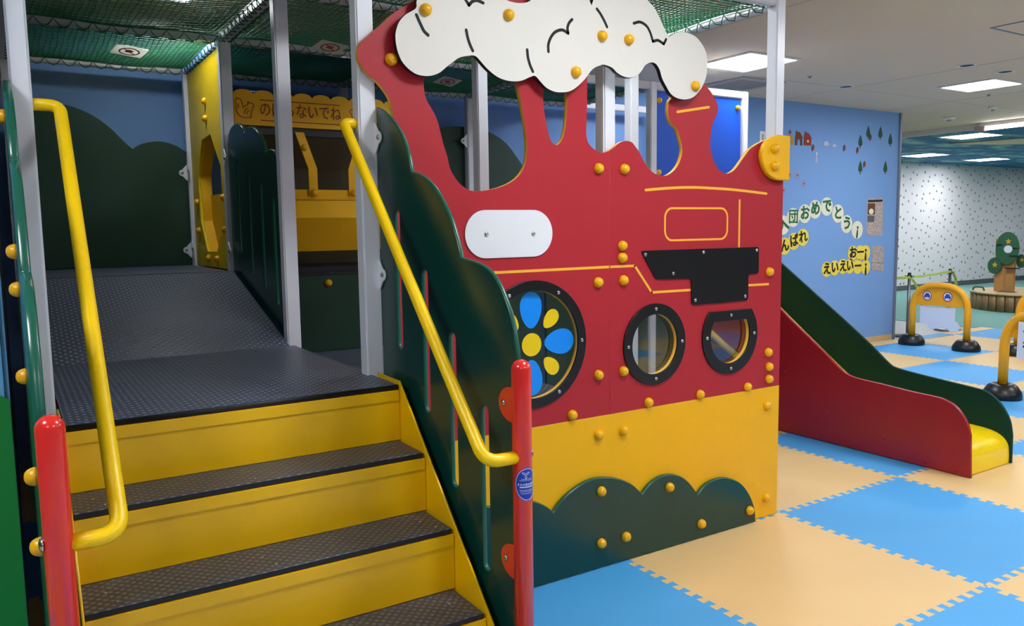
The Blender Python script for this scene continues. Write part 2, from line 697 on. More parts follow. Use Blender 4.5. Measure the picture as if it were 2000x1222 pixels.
T = {
    'red_left': ((-2.02,1.822),(-2.03,1.864),(-2.046,1.891),(-2.073,1.92),(-2.104,1.941),(-2.126,1.964),(-2.139,1.99),(-2.14,2.018),(-2.13,2.042),(-2.1,2.07),(-2.062,2.103),(-2.014,2.147),(-1.966,2.182),(-1.929,2.206),(-1.847,2.282),(-1.683,2.336),(-1.532,2.353),(-1.396,2.314),(-1.302,2.224)),
    'red_right': ((-1.154,2.189),(-0.776,2.205),(-0.643,2.135),(-0.542,2.036),(-0.504,2.005),(-0.476,1.973),(-0.461,1.947),(-0.466,1.918),(-0.48,1.894),(-0.494,1.869),(-0.503,1.836),(-0.507,1.792),(-0.503,1.752),(-0.488,1.717),(-0.465,1.685),(-0.435,1.664),(-0.4,1.657),(-0.365,1.667),(-0.335,1.689),(-0.306,1.719),(-0.276,1.749),(-0.255,1.769),(-0.213,1.792),(-0.17,1.809),(-0.126,1.818),(-0.066,1.823)),
    'hole1': ((-1.74,2.099),(-1.833,2.054),(-1.895,1.957),(-1.901,1.93),(-1.899,1.904),(-1.893,1.879),(-1.878,1.853),(-1.859,1.824),(-1.847,1.793),(-1.838,1.758),(-1.829,1.723),(-1.816,1.685),(-1.806,1.643),(-1.788,1.612),(-1.763,1.585),(-1.729,1.566),(-1.689,1.563),(-1.645,1.568),(-1.6,1.578),(-1.561,1.592),(-1.524,1.613),(-1.497,1.642),(-1.482,1.671),(-1.476,1.705),(-1.475,1.743),(-1.479,1.786),(-1.489,1.846),(-1.501,1.902),(-1.519,1.966),(-1.537,2.057),(-1.602,2.096)),
    'hole2': ((-1.347,2.038),(-1.384,1.987),(-1.396,1.948),(-1.399,1.909),(-1.394,1.866),(-1.386,1.824),(-1.377,1.79),(-1.366,1.762),(-1.351,1.747),(-1.339,1.744),(-1.327,1.748),(-1.31,1.767),(-1.3,1.794),(-1.292,1.834),(-1.288,1.883),(-1.288,1.936),(-1.297,1.994)),
    'hole3': ((-1.154,2.095),(-1.186,2.018),(-1.188,1.934),(-1.19,1.865),(-1.193,1.815),(-1.192,1.785),(-1.184,1.76),(-1.162,1.739),(-1.13,1.725),(-1.107,1.723),(-1.077,1.732),(-1.05,1.748),(-1.023,1.766),(-0.99,1.775),(-0.959,1.771),(-0.942,1.757),(-0.919,1.734),(-0.901,1.708),(-0.877,1.678),(-0.848,1.654),(-0.817,1.642),(-0.787,1.638),(-0.756,1.643),(-0.726,1.66),(-0.701,1.683),(-0.682,1.716),(-0.675,1.748),(-0.68,1.775),(-0.69,1.801),(-0.708,1.838),(-0.738,1.859),(-0.754,1.885),(-0.759,1.915),(-0.752,1.95),(-0.736,1.978),(-0.774,2.028),(-0.818,2.118),(-0.97,2.143)),
    'cloud': ((-1.945,2.168),(-1.983,2.143),(-2.007,2.117),(-2.02,2.086),(-2.023,2.057),(-2.017,2.02),(-2.002,1.988),(-1.979,1.965),(-1.951,1.95),(-1.918,1.946),(-1.888,1.95),(-1.858,1.963),(-1.833,1.983),(-1.807,2.002),(-1.781,2.02),(-1.745,2.03),(-1.717,2.032),(-1.693,2.013),(-1.667,1.991),(-1.63,1.969),(-1.592,1.959),(-1.554,1.958),(-1.52,1.964),(-1.486,1.979),(-1.463,1.985),(-1.44,1.967),(-1.412,1.946),(-1.376,1.935),(-1.341,1.935),(-1.304,1.942),(-1.268,1.962),(-1.23,1.994),(-1.193,2.034),(-1.155,2.052),(-1.134,2.056),(-1.098,2.049),(-1.072,2.032),(-1.039,2.02),(-1.006,2.018),(-0.972,2.026),(-0.945,2.048),(-0.925,2.073),(-0.897,2.087),(-0.87,2.086),(-0.848,2.065),(-0.834,2.032),(-0.813,2.003),(-0.784,1.971),(-0.747,1.956),(-0.703,1.954),(-0.659,1.965),(-0.622,1.992),(-0.592,2.031),(-0.577,2.07),(-0.572,2.119),(-0.582,2.161),(-0.609,2.195),(-0.647,2.22),(-0.692,2.229),(-0.736,2.228),(-0.772,2.216),(-0.796,2.201),(-0.818,2.227),(-0.843,2.267),(-0.878,2.308),(-0.912,2.331),(-0.961,2.371),(-1.04,2.394),(-1.117,2.379),(-1.173,2.327),(-1.198,2.276),(-1.23,2.319),(-1.302,2.356),(-1.385,2.353),(-1.454,2.298),(-1.482,2.254),(-1.529,2.24),(-1.577,2.241),(-1.609,2.294),(-1.693,2.337),(-1.805,2.32),(-1.904,2.251),(-1.94,2.196)),
    'stroke0': ((-1.943,2.146),(-1.929,2.118),(-1.916,2.096),(-1.901,2.084)),
    'stroke1': ((-1.752,2.118),(-1.746,2.091),(-1.737,2.068),(-1.727,2.05)),
    'stroke2': ((-1.497,2.077),(-1.494,2.05),(-1.485,2.023),(-1.473,2.001)),
    'stroke3': ((-1.402,2.08),(-1.402,2.106),(-1.389,2.135),(-1.368,2.156),(-1.338,2.166),(-1.31,2.157)),
    'stroke4': ((-1.31,2.157),(-1.313,2.177),(-1.305,2.196),(-1.291,2.21)),
    'stroke5': ((-1.754,2.223),(-1.739,2.204)),
    'stroke6': ((-1.739,2.204),(-1.725,2.218),(-1.705,2.224),(-1.681,2.219)),
    'stroke7': ((-1.172,2.264),(-1.155,2.248),(-1.136,2.224),(-1.122,2.202)),
    'stroke8': ((-0.986,2.232),(-0.953,2.241),(-0.919,2.23),(-0.898,2.205),(-0.884,2.173)),
    'stroke9': ((-0.884,2.173),(-0.856,2.18),(-0.825,2.169)),
    'stroke10': ((-0.825,2.169),(-0.812,2.189)),
    'cloud_bolts': ((-1.909,2.166),(-1.577,2.19),(-1.277,2.016),(-1.149,2.164),(-1.015,2.165),(-0.648,2.014)),
    'red_bolts': ((-2.023,1.999),(-1.135,1.659),(-1.001,1.66),(-1.012,1.347),(-1.012,1.298),(-1.006,1.204),(-1.006,0.822),(-0.866,0.67),(-0.558,0.667),(-0.248,0.665),(-0.108,0.817),(-0.1,0.746),(-0.098,0.686),(-0.11,1.203),(-1.139,1.202),(-1.139,0.82),(-1.274,0.671),(-1.274,0.671)),
    'yellow_bolts': ((-1.14,0.569),(-1.008,0.567),(-0.109,0.558),(-0.106,0.098)),
    'bush_bolts': ((-1.145,0.335),(-0.763,0.281),(-0.246,0.07),(-0.565,0.072),(-1.011,0.11),(-1.145,0.111)),
    'bush': ((-1.537,0.378),(-1.479,0.357),(-1.444,0.341),(-1.408,0.316),(-1.384,0.292),(-1.359,0.32),(-1.313,0.353),(-1.245,0.382),(-1.176,0.394),(-1.105,0.386),(-1.033,0.364),(-0.968,0.327),(-0.916,0.278),(-0.873,0.313),(-0.815,0.336),(-0.756,0.336),(-0.695,0.318),(-0.639,0.277),(-0.583,0.212),(-0.539,0.246),(-0.474,0.262),(-0.409,0.258),(-0.341,0.234),(-0.284,0.195),(-0.236,0.136),(-0.205,0.072),(-0.196,0.025)),
    'corner': ((-0.043,1.838),(-0.088,1.84),(-0.133,1.829),(-0.176,1.803),(-0.2,1.768),(-0.203,1.734),(-0.187,1.691),(-0.157,1.657),(-0.112,1.636),(-0.067,1.631),(-0.037,1.631)),
    'corner_bolts': ((-0.127,1.775),(-0.125,1.695)),
    'stadium': ((-1.752,1.405),(-1.365,1.409),(-1.658,1.494),(-1.459,1.493),(-1.667,1.315),(-1.456,1.317)),
    'stadium_screws': ((-1.663,1.405),(-1.455,1.404)),
    'g_line1': ((-1.631,1.261),(-0.941,1.264)),
    'g_line1b': ((-1.105,1.262),(-0.94,1.261),(-0.847,1.145),(-0.613,1.143)),
    'g_line2': ((-0.245,1.146),(-0.11,1.144)),
    'g_arc': ((-0.883,1.577),(-0.781,1.585),(-0.687,1.59),(-0.592,1.592),(-0.493,1.59),(-0.391,1.587),(-0.286,1.581),(-0.137,1.57)),
    'g_rect': ((-0.773,1.499),(-0.396,1.5),(-0.394,1.363),(-0.772,1.368)),
    'g_vert': ((-0.316,1.538),(-0.317,1.325)),
    'g_chim': ((-0.706,1.909),(-0.52,1.941)),
    'tee': ((-0.91,1.323),(-0.189,1.323),(-0.186,1.198),(-0.256,1.196),(-0.255,1.077),(-0.614,1.077),(-0.621,1.194),(-0.827,1.2)),
    'tee_screws': ((-0.89,1.307),(-0.55,1.308),(-0.205,1.308),(-0.73,1.221),(-0.597,1.097),(-0.278,1.097)),
    'win1_screws': ((-1.346,1.17),(-1.233,0.974),(-1.345,0.777),(-1.572,1.17)),
    'win2': ((-1.006,0.929),(-0.653,0.917),(-0.834,1.096),(-0.832,0.744),(-0.958,0.924),(-0.721,0.916),(-0.834,1.047),(-0.832,0.792)),
    'win2_screws': ((-0.83,1.073),(-0.676,0.922),(-0.828,0.771),(-0.983,0.922)),
    'win3': ((-0.505,1.038),(-0.236,1.036),(-0.551,0.908),(-0.189,0.906),(-0.379,0.743),(-0.477,0.991),(-0.272,0.988),(-0.497,0.907),(-0.252,0.918),(-0.385,0.794)),
    'win3_screws': ((-0.37,1.015),(-0.214,0.92),(-0.367,0.767),(-0.522,0.92)),
    'seam': ((-1.075,1.72),(-1.077,0.655)),
    'fl_center': ((-1.499,0.975),(-1.408,0.967),(-1.453,1.018),(-1.454,0.926)),
    'fl_top': ((-1.447,1.177),(-1.499,1.122),(-1.396,1.116),(-1.45,1.034)),
    'fl_right': ((-1.391,0.974),(-1.251,0.976),(-1.312,1.024),(-1.313,0.918)),
    'fl_small': ((-1.351,1.11),(-1.314,1.081),(-1.389,1.046),(-1.375,1.035)),
    'side': ((0.074,1.845),(0.035,1.842),(-0.019,1.827),(-0.08,1.798),(-0.139,1.758),(-0.185,1.713),(-0.216,1.665),(-0.232,1.624),(-0.234,1.609),(-0.229,1.606),(-0.28,1.602),(-0.341,1.581),(-0.4,1.548),(-0.455,1.5),(-0.494,1.458),(-0.523,1.41),(-0.544,1.366),(-0.551,1.345),(-0.556,1.339),(-0.603,1.339),(-0.661,1.33),(-0.715,1.312),(-0.76,1.279),(-0.788,1.245),(-0.812,1.208),(-0.829,1.168),(-0.839,1.13),(-0.847,1.093)),
    'fence': ((1.873,1.943),(1.821,1.977),(1.733,1.986),(1.655,1.956),(1.62,1.927),(1.538,1.938),(1.443,1.928),(1.342,1.873),(1.283,1.803),(1.25,1.791),(1.156,1.799),(1.08,1.763),(1.004,1.701)),
    'yend_hole': ((2.681,1.989),(2.407,2.0),(2.16,1.781),(2.204,1.466),(2.406,1.313),(2.673,1.312),(2.817,1.521),(2.827,1.779)),
    'slide_red': ((1.091,0.86),(0.928,0.741),(0.764,0.625),(0.607,0.508),(0.55,0.476),(0.477,0.461),(0.319,0.45),(0.122,0.435),(-0.033,0.428),(-0.093,0.417),(-0.153,0.387),(-0.207,0.321),(-0.233,0.245),(-0.243,0.008)),
    'slide_green': ((1.457,1.131),(1.215,0.963),(0.953,0.782),(0.709,0.606),(0.573,0.498),(0.51,0.472),(0.341,0.452),(0.141,0.433),(-0.001,0.42),(-0.077,0.405),(-0.153,0.349),(-0.206,0.261),(-0.225,0.172),(-0.227,-0.001)),
    'slide_bolts': ((1.033,0.424),(0.683,0.206),(1.0,0.026),(0.511,0.029),(0.282,0.121),(-0.135,0.1),(0.021,0.029),(-0.167,0.024)),
    'hillL': ((-2.985,2.193),(-2.878,2.215),(-2.771,2.198),(-2.664,2.153),(-2.569,2.081),(-2.501,2.006),(-2.451,1.96),(-2.384,1.995),(-2.292,2.012),(-2.201,1.993),(-2.126,1.947),(-2.105,1.925)),
    'hillM': ((-0.377,2.154),(-0.252,2.207),(-0.048,2.23),(0.162,2.209),(0.33,2.136),(0.452,2.016),(0.541,1.894)),
    'blue_hole': ((1.281,1.974),(1.29,2.083),(1.643,2.142),(1.683,2.068),(1.683,1.926)),
    'blue_bolts': ((1.042,2.369),(1.927,2.369),(1.039,1.833)),
}


# ------------------------------------------------------------------ the setting
CEIL = 2.74
WALL_Y = 3.27
floor = struct(box('floor', (-7.5, -7.5, -0.12), (24, 8, -0.012), 'stone'))
box('carpet', (7.95, -6, -0.012), (24, 7.4, -0.006), 'carpet', floor)


def tile_mesh():
    """1 m foam mat whose four edges carry 15 dovetail teeth; alike edges interlock"""
    n, a = 15, 0.0165
    p = 1.0 / n

    def edge():
        out = [(0, 0)]
        for i in range(n):
            s = i * p
            out += [(s + p * 0.29, -a) if i else (s + p * 0.2, 0), (s + p * 0.21, a), (s + p * 0.79, a), (s + p * 0.71, -a) if i < n - 1 else (s + p * 0.8, 0)]
        return out
    e = edge()
    bottom = [(u, v) for u, v in e]
    right = [(1 + v, u) for u, v in e]
    top = [(u, 1 + v) for u, v in e]
    left = [(v, u) for u, v in e]
    loop = bottom + [(1, 0)] + right[1:] + [(1, 1)] + top[:0:-1] + [(0, 1)] + left[:0:-1]
    return plate_mesh('foam_tile', [loop], 'Z', 0.0, 0.012)


TILE = tile_mesh()
TILE.materials.append(M['mat_blue'])
TILE.materials.append(M['mat_blue'])
for i in range(-5, 8):
    for j in range(-5, 3):
        o = bpy.data.objects.new('foam_tile', TILE)
        COL.objects.link(o)
        o.location = (i, j, 0)
        o.parent = floor
        for s in o.material_slots:
            s.link = 'OBJECT'
            s.material = M['mat_blue'] if (i + j) % 2 else M['mat_sand']
for i in range(2, 8):
    box('foam_border', (i, 3.018, -0.012), (i + 1, 3.2 if i > 5 else 3.25, 0), 'mat_blue' if (i + 3) % 2 else 'mat_sand', floor)

wall_back = struct(box('wall_back', (-6, WALL_Y, -0.012), (6.05, WALL_Y + 0.12, CEIL), 'wall_blue'))
struct(box('baseboard_back', (2.1, WALL_Y - 0.015, 0), (6.03, WALL_Y, 0.06), 'wood'))
struct(box('trim_1', (6.05, WALL_Y - 0.02, -0.012), (6.085, WALL_Y + 0.13, CEIL), 'trim_grey'))
ceiling = struct(box('ceiling', (-7.5, -7.5, CEIL), (8.1, 8, CEIL + 0.1), 'ceiling'))
struct(box('trim_2', (8.08, -7.5, 2.665), (8.12, 7.4, CEIL), 'lamp_trim'))
struct(box('ceiling.001', (8.12, -7.5, 2.69), (24, 7.5, 2.8), 'cloud_paint'))
struct(box('wall_far', (6.0, 7.4, -0.012), (24, 7.5, 2.69), 'wallpaper'))
struct(box('baseboard_far', (6.0, 7.385, -0.012), (24, 7.4, 0.1), 'baseboard'))
struct(box('wall_front', (-7.5, -7.5, -0.012), (24, -7.4, CEIL), 'plain_wall'))
struct(box('wall_right', (23.9, -7.4, -0.012), (24, 7.4, 2.69), 'plain_wall'))
struct(box('wall_side', (-7.5, -7.4, -0.012), (-7.4, 3.3, CEIL), 'plain_wall'))
# thin joints of the ceiling boards
for k, x in enumerate((-2.65, -0.85, 0.95, 3.9, 5.7)):
    box('ceiling_joint', (x, -7, CEIL - 0.0015), (x + 0.006, 3.27 if x < 6 else 7, CEIL), 'vent', ceiling)
box('ceiling_joint', (-7, 2.45, CEIL - 0.001), (8, 2.456, CEIL), 'vent', ceiling)

# painted wall end standing left of the stairs
wl = struct(box('wall_left', (-4.6, -0.05, -0.012), (-3.186, 0.02, CEIL), 'mural_blue', None, 0.012))
box('wall_return', (-3.25, 0.02, -0.012), (-3.19, 3.2, CEIL), 'gap_shade', wl)  # dark navy paints in the shade of the gap beside the frame
plate('painted_hill', [[(-4.6, 0)] + [(-3.187, 0)] + [(-3.187, 0.985), (-3.25, 1.03), (-3.35, 1.07), (-3.5, 1.11), (-3.8, 1.13), (-4.2, 1.09), (-4.6, 1.0)]],
      'Y', -0.0535, 0.0035, 'mural_green', wl)


# ------------------------------------------------------------------ ceiling fittings
def panel_lamp(x, y, label, s=0.27, z=CEIL):
    t = thing('ceiling_light', label, 'ceiling light', (x, y, z), 'square ceiling lights')
    plate('trim', [round_rect(x - s - .03, y - s - .03, x + s + .03, y + s + .03, .01, 2), round_rect(x - s, y - s, x + s, y + s, .004, 2)], 'Z', z, 0.012, 'lamp_trim', t)
    box('diffuser', (x - s, y - s, z - 0.007), (x + s, y + s, z - 0.001), 'lamp' if z == CEIL else 'lamp_far', t)
    return t


panel_lamp(2.02, 2.05, 'square ceiling light glowing right behind the white post beside the cloud')
panel_lamp(4.92, 1.72, 'square ceiling light glowing alone over the open floor at right', 0.25)
panel_lamp(-2.33, 2.27, 'small square ceiling light seen through the net at upper left', 0.13)
panel_lamp(-0.6, 0.75, 'square ceiling light above the frame, hidden behind the cloud', 0.2)
for x, y in ((-4.2, -1.3), (-1.2, -1.3), (1.8, -1.3), (4.8, -1.3), (-4.2, -4.2), (-1.2, -4.2), (1.8, -4.2), (4.8, -4.2)):
    panel_lamp(x, y, 'square ceiling light in the rows behind the photographer')
panel_lamp(11.6, 6.25, 'lit panel in the painted ceiling nearest the blue wall edge', 0.3, 2.69)
panel_lamp(13.9, 6.3, 'lit panel in the painted ceiling further right over the dotted wall', 0.3, 2.69)
panel_lamp(9.0, 4.0, 'lit panel in the painted ceiling just under the bright tube', 0.3, 2.69)
panel_lamp(13.0, 3.4, 'added light panel for the far wall, out of view to the right', 0.3, 2.69)  # this and the next two are unseen panels added to brighten the far wall
panel_lamp(9.5, 0.5, 'added light panel for the far wall, out of view to the right', 0.3, 2.69)
panel_lamp(17, 5.0, 'added light panel for the far wall, out of view to the right', 0.3, 2.69)

plate('dropped_panel', [[(9.75, 4.75), (10.6, 4.45), (10.95, 4.22), (11.0, 3.6), (10.2, 3.4)]], 'Z', 2.688, 0.02, 'ceiling', S.objects['ceiling.001'])
t = thing('tube_light', 'long bright fluorescent tube along the edge of the white ceiling', 'tube light', (8.02, 1.4, 2.68))
tube('glowing_tube', [(8.02, 3.28, 2.655), (8.02, -1.6, 2.655)], 0.017, 'tube', t, 12)
box('holder', (7.985, 3.28, 2.63), (8.055, 3.42, 2.70), 'vent', t, 0.006)
box('batten', (7.99, -1.6, 2.69), (8.05, 3.35, 2.74), 'lamp_trim', t, 0.004)

for k, (x, y, lb) in enumerate(((3.79, 2.40, 'round recessed downlight nearest the blue wall top'), (3.80, 1.25, 'round recessed downlight, left one of the pair above the lamp'),
                                (4.40, 1.24, 'round recessed downlight, right one of the pair above the lamp'))):
    t = thing('recessed_downlight', lb, 'downlight', (x, y, CEIL), 'unlit recessed downlights')
    plate('trim_ring', [circle(x, y, 0.075, n=32), circle(x, y, 0.058, n=32)], 'Z', CEIL - 0.006, -0.006, 'lamp_trim', t)
    plate('dark_well', [circle(x, y, 0.058, n=32)], 'Z', CEIL - 0.002, -0.0015, 'dark_hole', t)
for x, y, r, lb in ((7.0, 3.2, 0.075, 'white round smoke detector on the ceiling near the blue wall corner'), (6.55, 2.44, 0.05, 'small white round detector on the ceiling, further right')):
    t = thing('smoke_detector', lb, 'smoke detector', (x, y, CEIL))
    o = put('body', lathe_mesh('body', [(r, 0), (r, 0.014), (r * .8, 0.03), (r * .4, 0.036), (0, 0.037)], 24), 'lamp_trim', t)
    o.matrix_basis = Matrix.Translation((x, y, CEIL)) @ ROT['-Z']
    o2 = put('sensor_cap', lathe_mesh('sensor_cap', [(r * .4, 0.036), (r * .36, 0.05), (0, 0.052)], 16), 'vent', t)
    o2.matrix_basis = Matrix.Translation((x, y, CEIL)) @ ROT['-Z']
for x, y, lb in ((3.02, 2.22, 'tiny round sprinkler hole left of the wide downlight'), (5.6, 2.0, 'tiny round sprinkler hole beyond the lit square lamp')):
    t = thing('sprinkler', lb, 'sprinkler', (x, y, CEIL))
    o = put('rose', lathe_mesh('rose', [(0.022, 0), (0.02, 0.006), (0.012, 0.008), (0, 0.008)], 16), 'vent', t)
    o.matrix_basis = Matrix.Translation((x, y, CEIL)) @ ROT['-Z']
    o = put('nozzle', lathe_mesh('nozzle', [(0.009, 0.006), (0.007, 0.016), (0, 0.018)], 10), 'dark_hole', t)
    o.matrix_basis = Matrix.Translation((x, y, CEIL)) @ ROT['-Z']
t = thing('air_vent', 'grey louvred square air vent in the ceiling above the blue panel', 'air vent', (2.75, 2.76, CEIL))
plate('frame', [round_rect(2.47, 2.5, 3.05, 3.05, .01, 2), round_rect(2.54, 2.57, 2.98, 2.98, .005, 2)], 'Z', CEIL - 0.014, -0.014, 'vent', t)
for k in range(9):
    box('louvre', (2.54, 2.585 + k * .045, CEIL - 0.01), (2.98, 2.6 + k * .045, CEIL - 0.002), 'vent', t)
t = thing('ceiling_hatch', 'square access hatch outlined in grey at upper right of ceiling', 'hatch', (2.85, 0.25, CEIL))
plate('frame', [round_rect(2.62, 0.02, 3.07, 0.46, .004, 2), round_rect(2.635, 0.035, 3.055, 0.445, .004, 2)], 'Z', CEIL - 0.004, -0.004, 'trim_grey', t)
box('lid', (2.64, 0.04, CEIL - 0.002), (3.05, 0.44, CEIL), 'ceiling', t)

# ------------------------------------------------------------------ climbing frame: posts and beams
XS = (-3.104, -2.098, -1.045, -0.012)
YS = (0.066, 1.0, 2.03, 3.05)
frame = thing('climbing_frame', 'white square tube frame carrying the indoor play structure', 'climbing frame', (-1.5, 1.5, 0))
HP = 0.031


def post(x, y, z1=2.5, h=HP, z0=0.0):
    return box('post', (x - h, y - h, z0), (x + h, y + h, z1), 'post', frame, 0.006)


for x in XS:
    for y in YS:
        if (x, y) in ((-3.104, 1.0), (-3.104, 2.03), (-0.012, 2.03)):
            continue
        px, py = ((-0.06, 1.05) if x > -0.5 else (-1.075, 1.04)) if (y == 1.0 and x > -2) else (x, y)
        post(px, py, 2.5, 0.026 if x == -3.104 else HP)
for x in (1.01, 2.0):
    for y in (2.07, 3.05):
        post(x, y, 2.5)
BZ0, BZ1 = 2.445, 2.5
for y in YS:
    for x0, x1 in zip(XS[:-1], XS[1:]):
        box('beam', (x0 + HP, y - .024, BZ0), (x1 - HP, y + .024, BZ1), 'beam', frame, 0.005)
for x in XS:
    for y0, y1 in zip(YS[:-1], YS[1:]):
        box('beam', (x - .024, y0 + HP, BZ0), (x + .024, y1 - HP, BZ1), 'beam', frame, 0.005)
for y in (2.07, 3.05):
    box('beam', (-0.012 + HP, y - .024, BZ0), (1.01 - HP, y + .024, BZ1), 'beam', frame, 0.005)
    box('beam', (1.01 + HP, y - .024, BZ0), (2.0 - HP, y + .024, BZ1), 'beam', frame, 0.005)
for x in (1.01, 2.0):
    box('beam', (x - .024, 2.07 + HP, BZ0), (x + .024, 3.05 - HP, BZ1), 'beam', frame, 0.005)


def bracket(c, axis, sgn, pos, face):
    """white tear-drop fixing lug; c = (u, z) at the post face, lug points along sgn"""
    u, z = c
    r = 0.021
    L = 0.034
    out = [(u, z + 0.052), (u + sgn * 0.008, z + 0.05)]
    out += [(u + sgn * (L + r * math.sin(a)), z + r * math.cos(a)) for a in [k * PI / 8 for k in range(9)]]
    out += [(u + sgn * 0.008, z - 0.05), (u, z - 0.052)]
    o = plate('bracket', [out], axis, pos, 0.006, 'post', frame, 0.001)
    if axis == 'X':
        screw(o, (pos, u + sgn * L, z), '-X', 1.1)
    else:
        screw(o, (u + sgn * L, pos, z), '-Y', 1.1)


for z in (1.738, 1.272):
    bracket((0.034, z), 'X', -1, -2.0775, '-X')
for z in (1.815, 1.314):
    bracket((-2.098 - HP, z), 'Y', -1, 3.035, '-Y')
bracket((-0.012 - HP, 2.112), 'Y', -1, 3.03, '-Y')
bracket((-0.012 + HP, 2.112), 'Y', 1, 3.03, '-Y')
for z in (1.824, 1.322):
    bracket((2.03 - HP, z), 'X', -1, -2.135, '-X')
    bracket((3.05 - HP, z), 'X', -1, -2.135, '-X')

# ------------------------------------------------------------------ nets over the cells
def net(x0, x1, y0, y1, label, z=2.47, sag=0.03, sp=0.026, r=0.0026):
    t = thing('safety_net', label, 'safety net', ((x0 + x1) / 2, (y0 + y1) / 2, z), 'green nets over the frame')
    bm = bmesh.new()
    nx, ny, sg = int((x1 - x0) / sp), int((y1 - y0) / sp), 12
    ph = random.random() * 6

    def zz(u, v):
        return z - sag * (16 * u * (1 - u) * v * (1 - v)) ** 0.7 + 0.006 * math.sin(9 * u + ph) * math.sin(8 * v + ph)

    def strand(f):
        pts = [f(k / sg) for k in range(sg + 1)]
        bm_tube(bm, pts, r, 3, False)
    for i in range(nx + 1):
        u = i / nx
        w = 0.004 * math.sin(i * 1.7)
        strand(lambda v: (x0 + (x1 - x0) * u + w * math.sin(v * 14 + i), y0 + (y1 - y0) * v, zz(u, v)))
    for j in range(ny + 1):
        v = j / ny
        w = 0.004 * math.sin(j * 1.3)
        strand(lambda u: (x0 + (x1 - x0) * u, y0 + (y1 - y0) * v + w * math.sin(u * 15 + j), zz(u, v)))
    o = put('net_mesh', from_bm(bm, 'net_mesh'), 'rope', t)
    o['kind'] = 'stuff'
    # lacing rope wound round the four bordering beams
    for a, b, nrm in (((x0, y0), (x1, y0), (0, -1)), ((x0, y1), (x1, y1), (0, 1)), ((x0, y0), (x0, y1), (-1, 0)), ((x1, y0), (x1, y1), (1, 0))):
        Ln = math.hypot(b[0] - a[0], b[1] - a[1])
        n = int(Ln / 0.08)
        pts = []
        for k in range(n * 4 + 1):
            s = k / (n * 4)
            off, zl = ((-0.006, z), (0.004, z - 0.025), (0.028, z - 0.034), (0.005, z - 0.03))[k % 4]
            pts.append((a[0] + (b[0] - a[0]) * s + nrm[0] * off, a[1] + (b[1] - a[1]) * s + nrm[1] * off, zl))
        tube('lacing_rope', pts, 0.003, 'rope_blue' if nrm == (1, 0) and 'left column, back' in label else 'rope', t, 5)
    return t


XL = ('left column', 'second column from left', 'third column behind the cloud')
YL = ('front row', 'middle row', 'back row')
for i in range(3):
    for j in range(3):
        net(XS[i] + .035, XS[i + 1] - .035, YS[j] + .035, YS[j + 1] - .035,
            'green rope net over the frame, %s, %s' % (XL[i], YL[j]), sag=0.02 + 0.02 * random.random())
net(-0.012 + .035, 1.01 - .035, 2.07 + .035, 3.05 - .035, 'green rope net over the bridge bay beside the blue panel')


def net_tag(x, y, z, rz, label):
    t = thing('warning_tag', label, 'tag', (x, y, z), 'warning tags on the nets')
    w, h = 0.085, 0.06
    a = plate('sheet', [round_rect(-w, -h, w, h, .008, 3)], 'Z', 0.002, 0.003, 'tag_paper', t)
    b = plate('ring', [circle(0, 0, 0.055, 0.045, 32), circle(0, 0, 0.047, 0.037, 32)], 'Z', -0.0035, -0.0015, 'tag_print', t)
    c = plate('slash', [ribbon([(-0.036, -0.024), (0.036, 0.024)], 0.007)], 'Z', -0.0035, -0.0015, 'tag_print', t)
    d = plate('figure', [curve_pts([(-0.02, -0.012), (0.0, -0.02), (0.022, -0.008), (0.012, 0.004), (0.016, 0.018), (-0.004, 0.014), (-0.022, 0.012)])], 'Z', -0.0025, -0.001, 'tag_print', t)
    for o in (a, b, c, d):
        o.matrix_parent_inverse = Matrix.Identity(4)
    t.rotation_euler = (-0.22, 0.05, rz)


net_tag(-2.52, 2.38, 2.424, 0.25, 'white warning tag with a red slashed ring under the left back net')
net_tag(-1.6, 1.75, 2.42, 0.25, 'white warning tag on the net above the yellow awning sign')
net_tag(-0.55, 2.38, 2.424, 0.25, 'white warning tag on the net just under the cloud')
# ------------------------------------------------------------------ decks, ramp, stairs
DZ = 0.923
UZ = 1.215
NY = -0.185
t = thing('entrance_deck', 'dark studded rubber deck at the top of the yellow stairs', 'deck', (-2.6, 0.4, 0))
plate('rubber_sheet', [[(-3.07, NY), (-2.112, NY), (-2.112, 0.034), (-2.131, 0.034), (-2.131, 0.098), (-2.112, 0.098), (-2.112, 0.93), (-3.07, 0.93)]],
      'Z', DZ, 0.018, ['deck', 'rubber_edge'], t, 0.002)
box('support_tray', (-3.07, 0.01, DZ - 0.09), (-2.133, 0.93, DZ - 0.0185), 'steel_yellow', t, 0.003)
for x, y in ((-3.02, -0.16), (-2.68, -0.16), (-2.66, -0.135), (-2.15, -0.16), (-2.15, -0.13), (-3.0, 0.5), (-2.2, 0.5), (-2.9, 0.86), (-2.3, 0.86)):
    stick(DOT_SCREW, 'screw', (x, y, DZ), '+Z', t)

t = thing('ramp', 'studded rubber ramp rising from the entrance deck to the upper floor', 'ramp', (-2.6, 1.4, 0))


def slab_mesh(name, prof, x0, x1, thick, m):
    bm = bmesh.new()
    va = [bm.verts.new((x0, y, z)) for y, z in prof] + [bm.verts.new((x0, y, z - thick)) for y, z in reversed(prof)]
    vb = [bm.verts.new((x1, v.co.y, v.co.z)) for v in va]
    n = len(va)
    bm.faces.new(va)
    bm.faces.new(vb)
    for i in range(n):
        bm.faces.new((va[i], va[(i + 1) % n], vb[(i + 1) % n], vb[i]))
    return from_bm(bm, name)


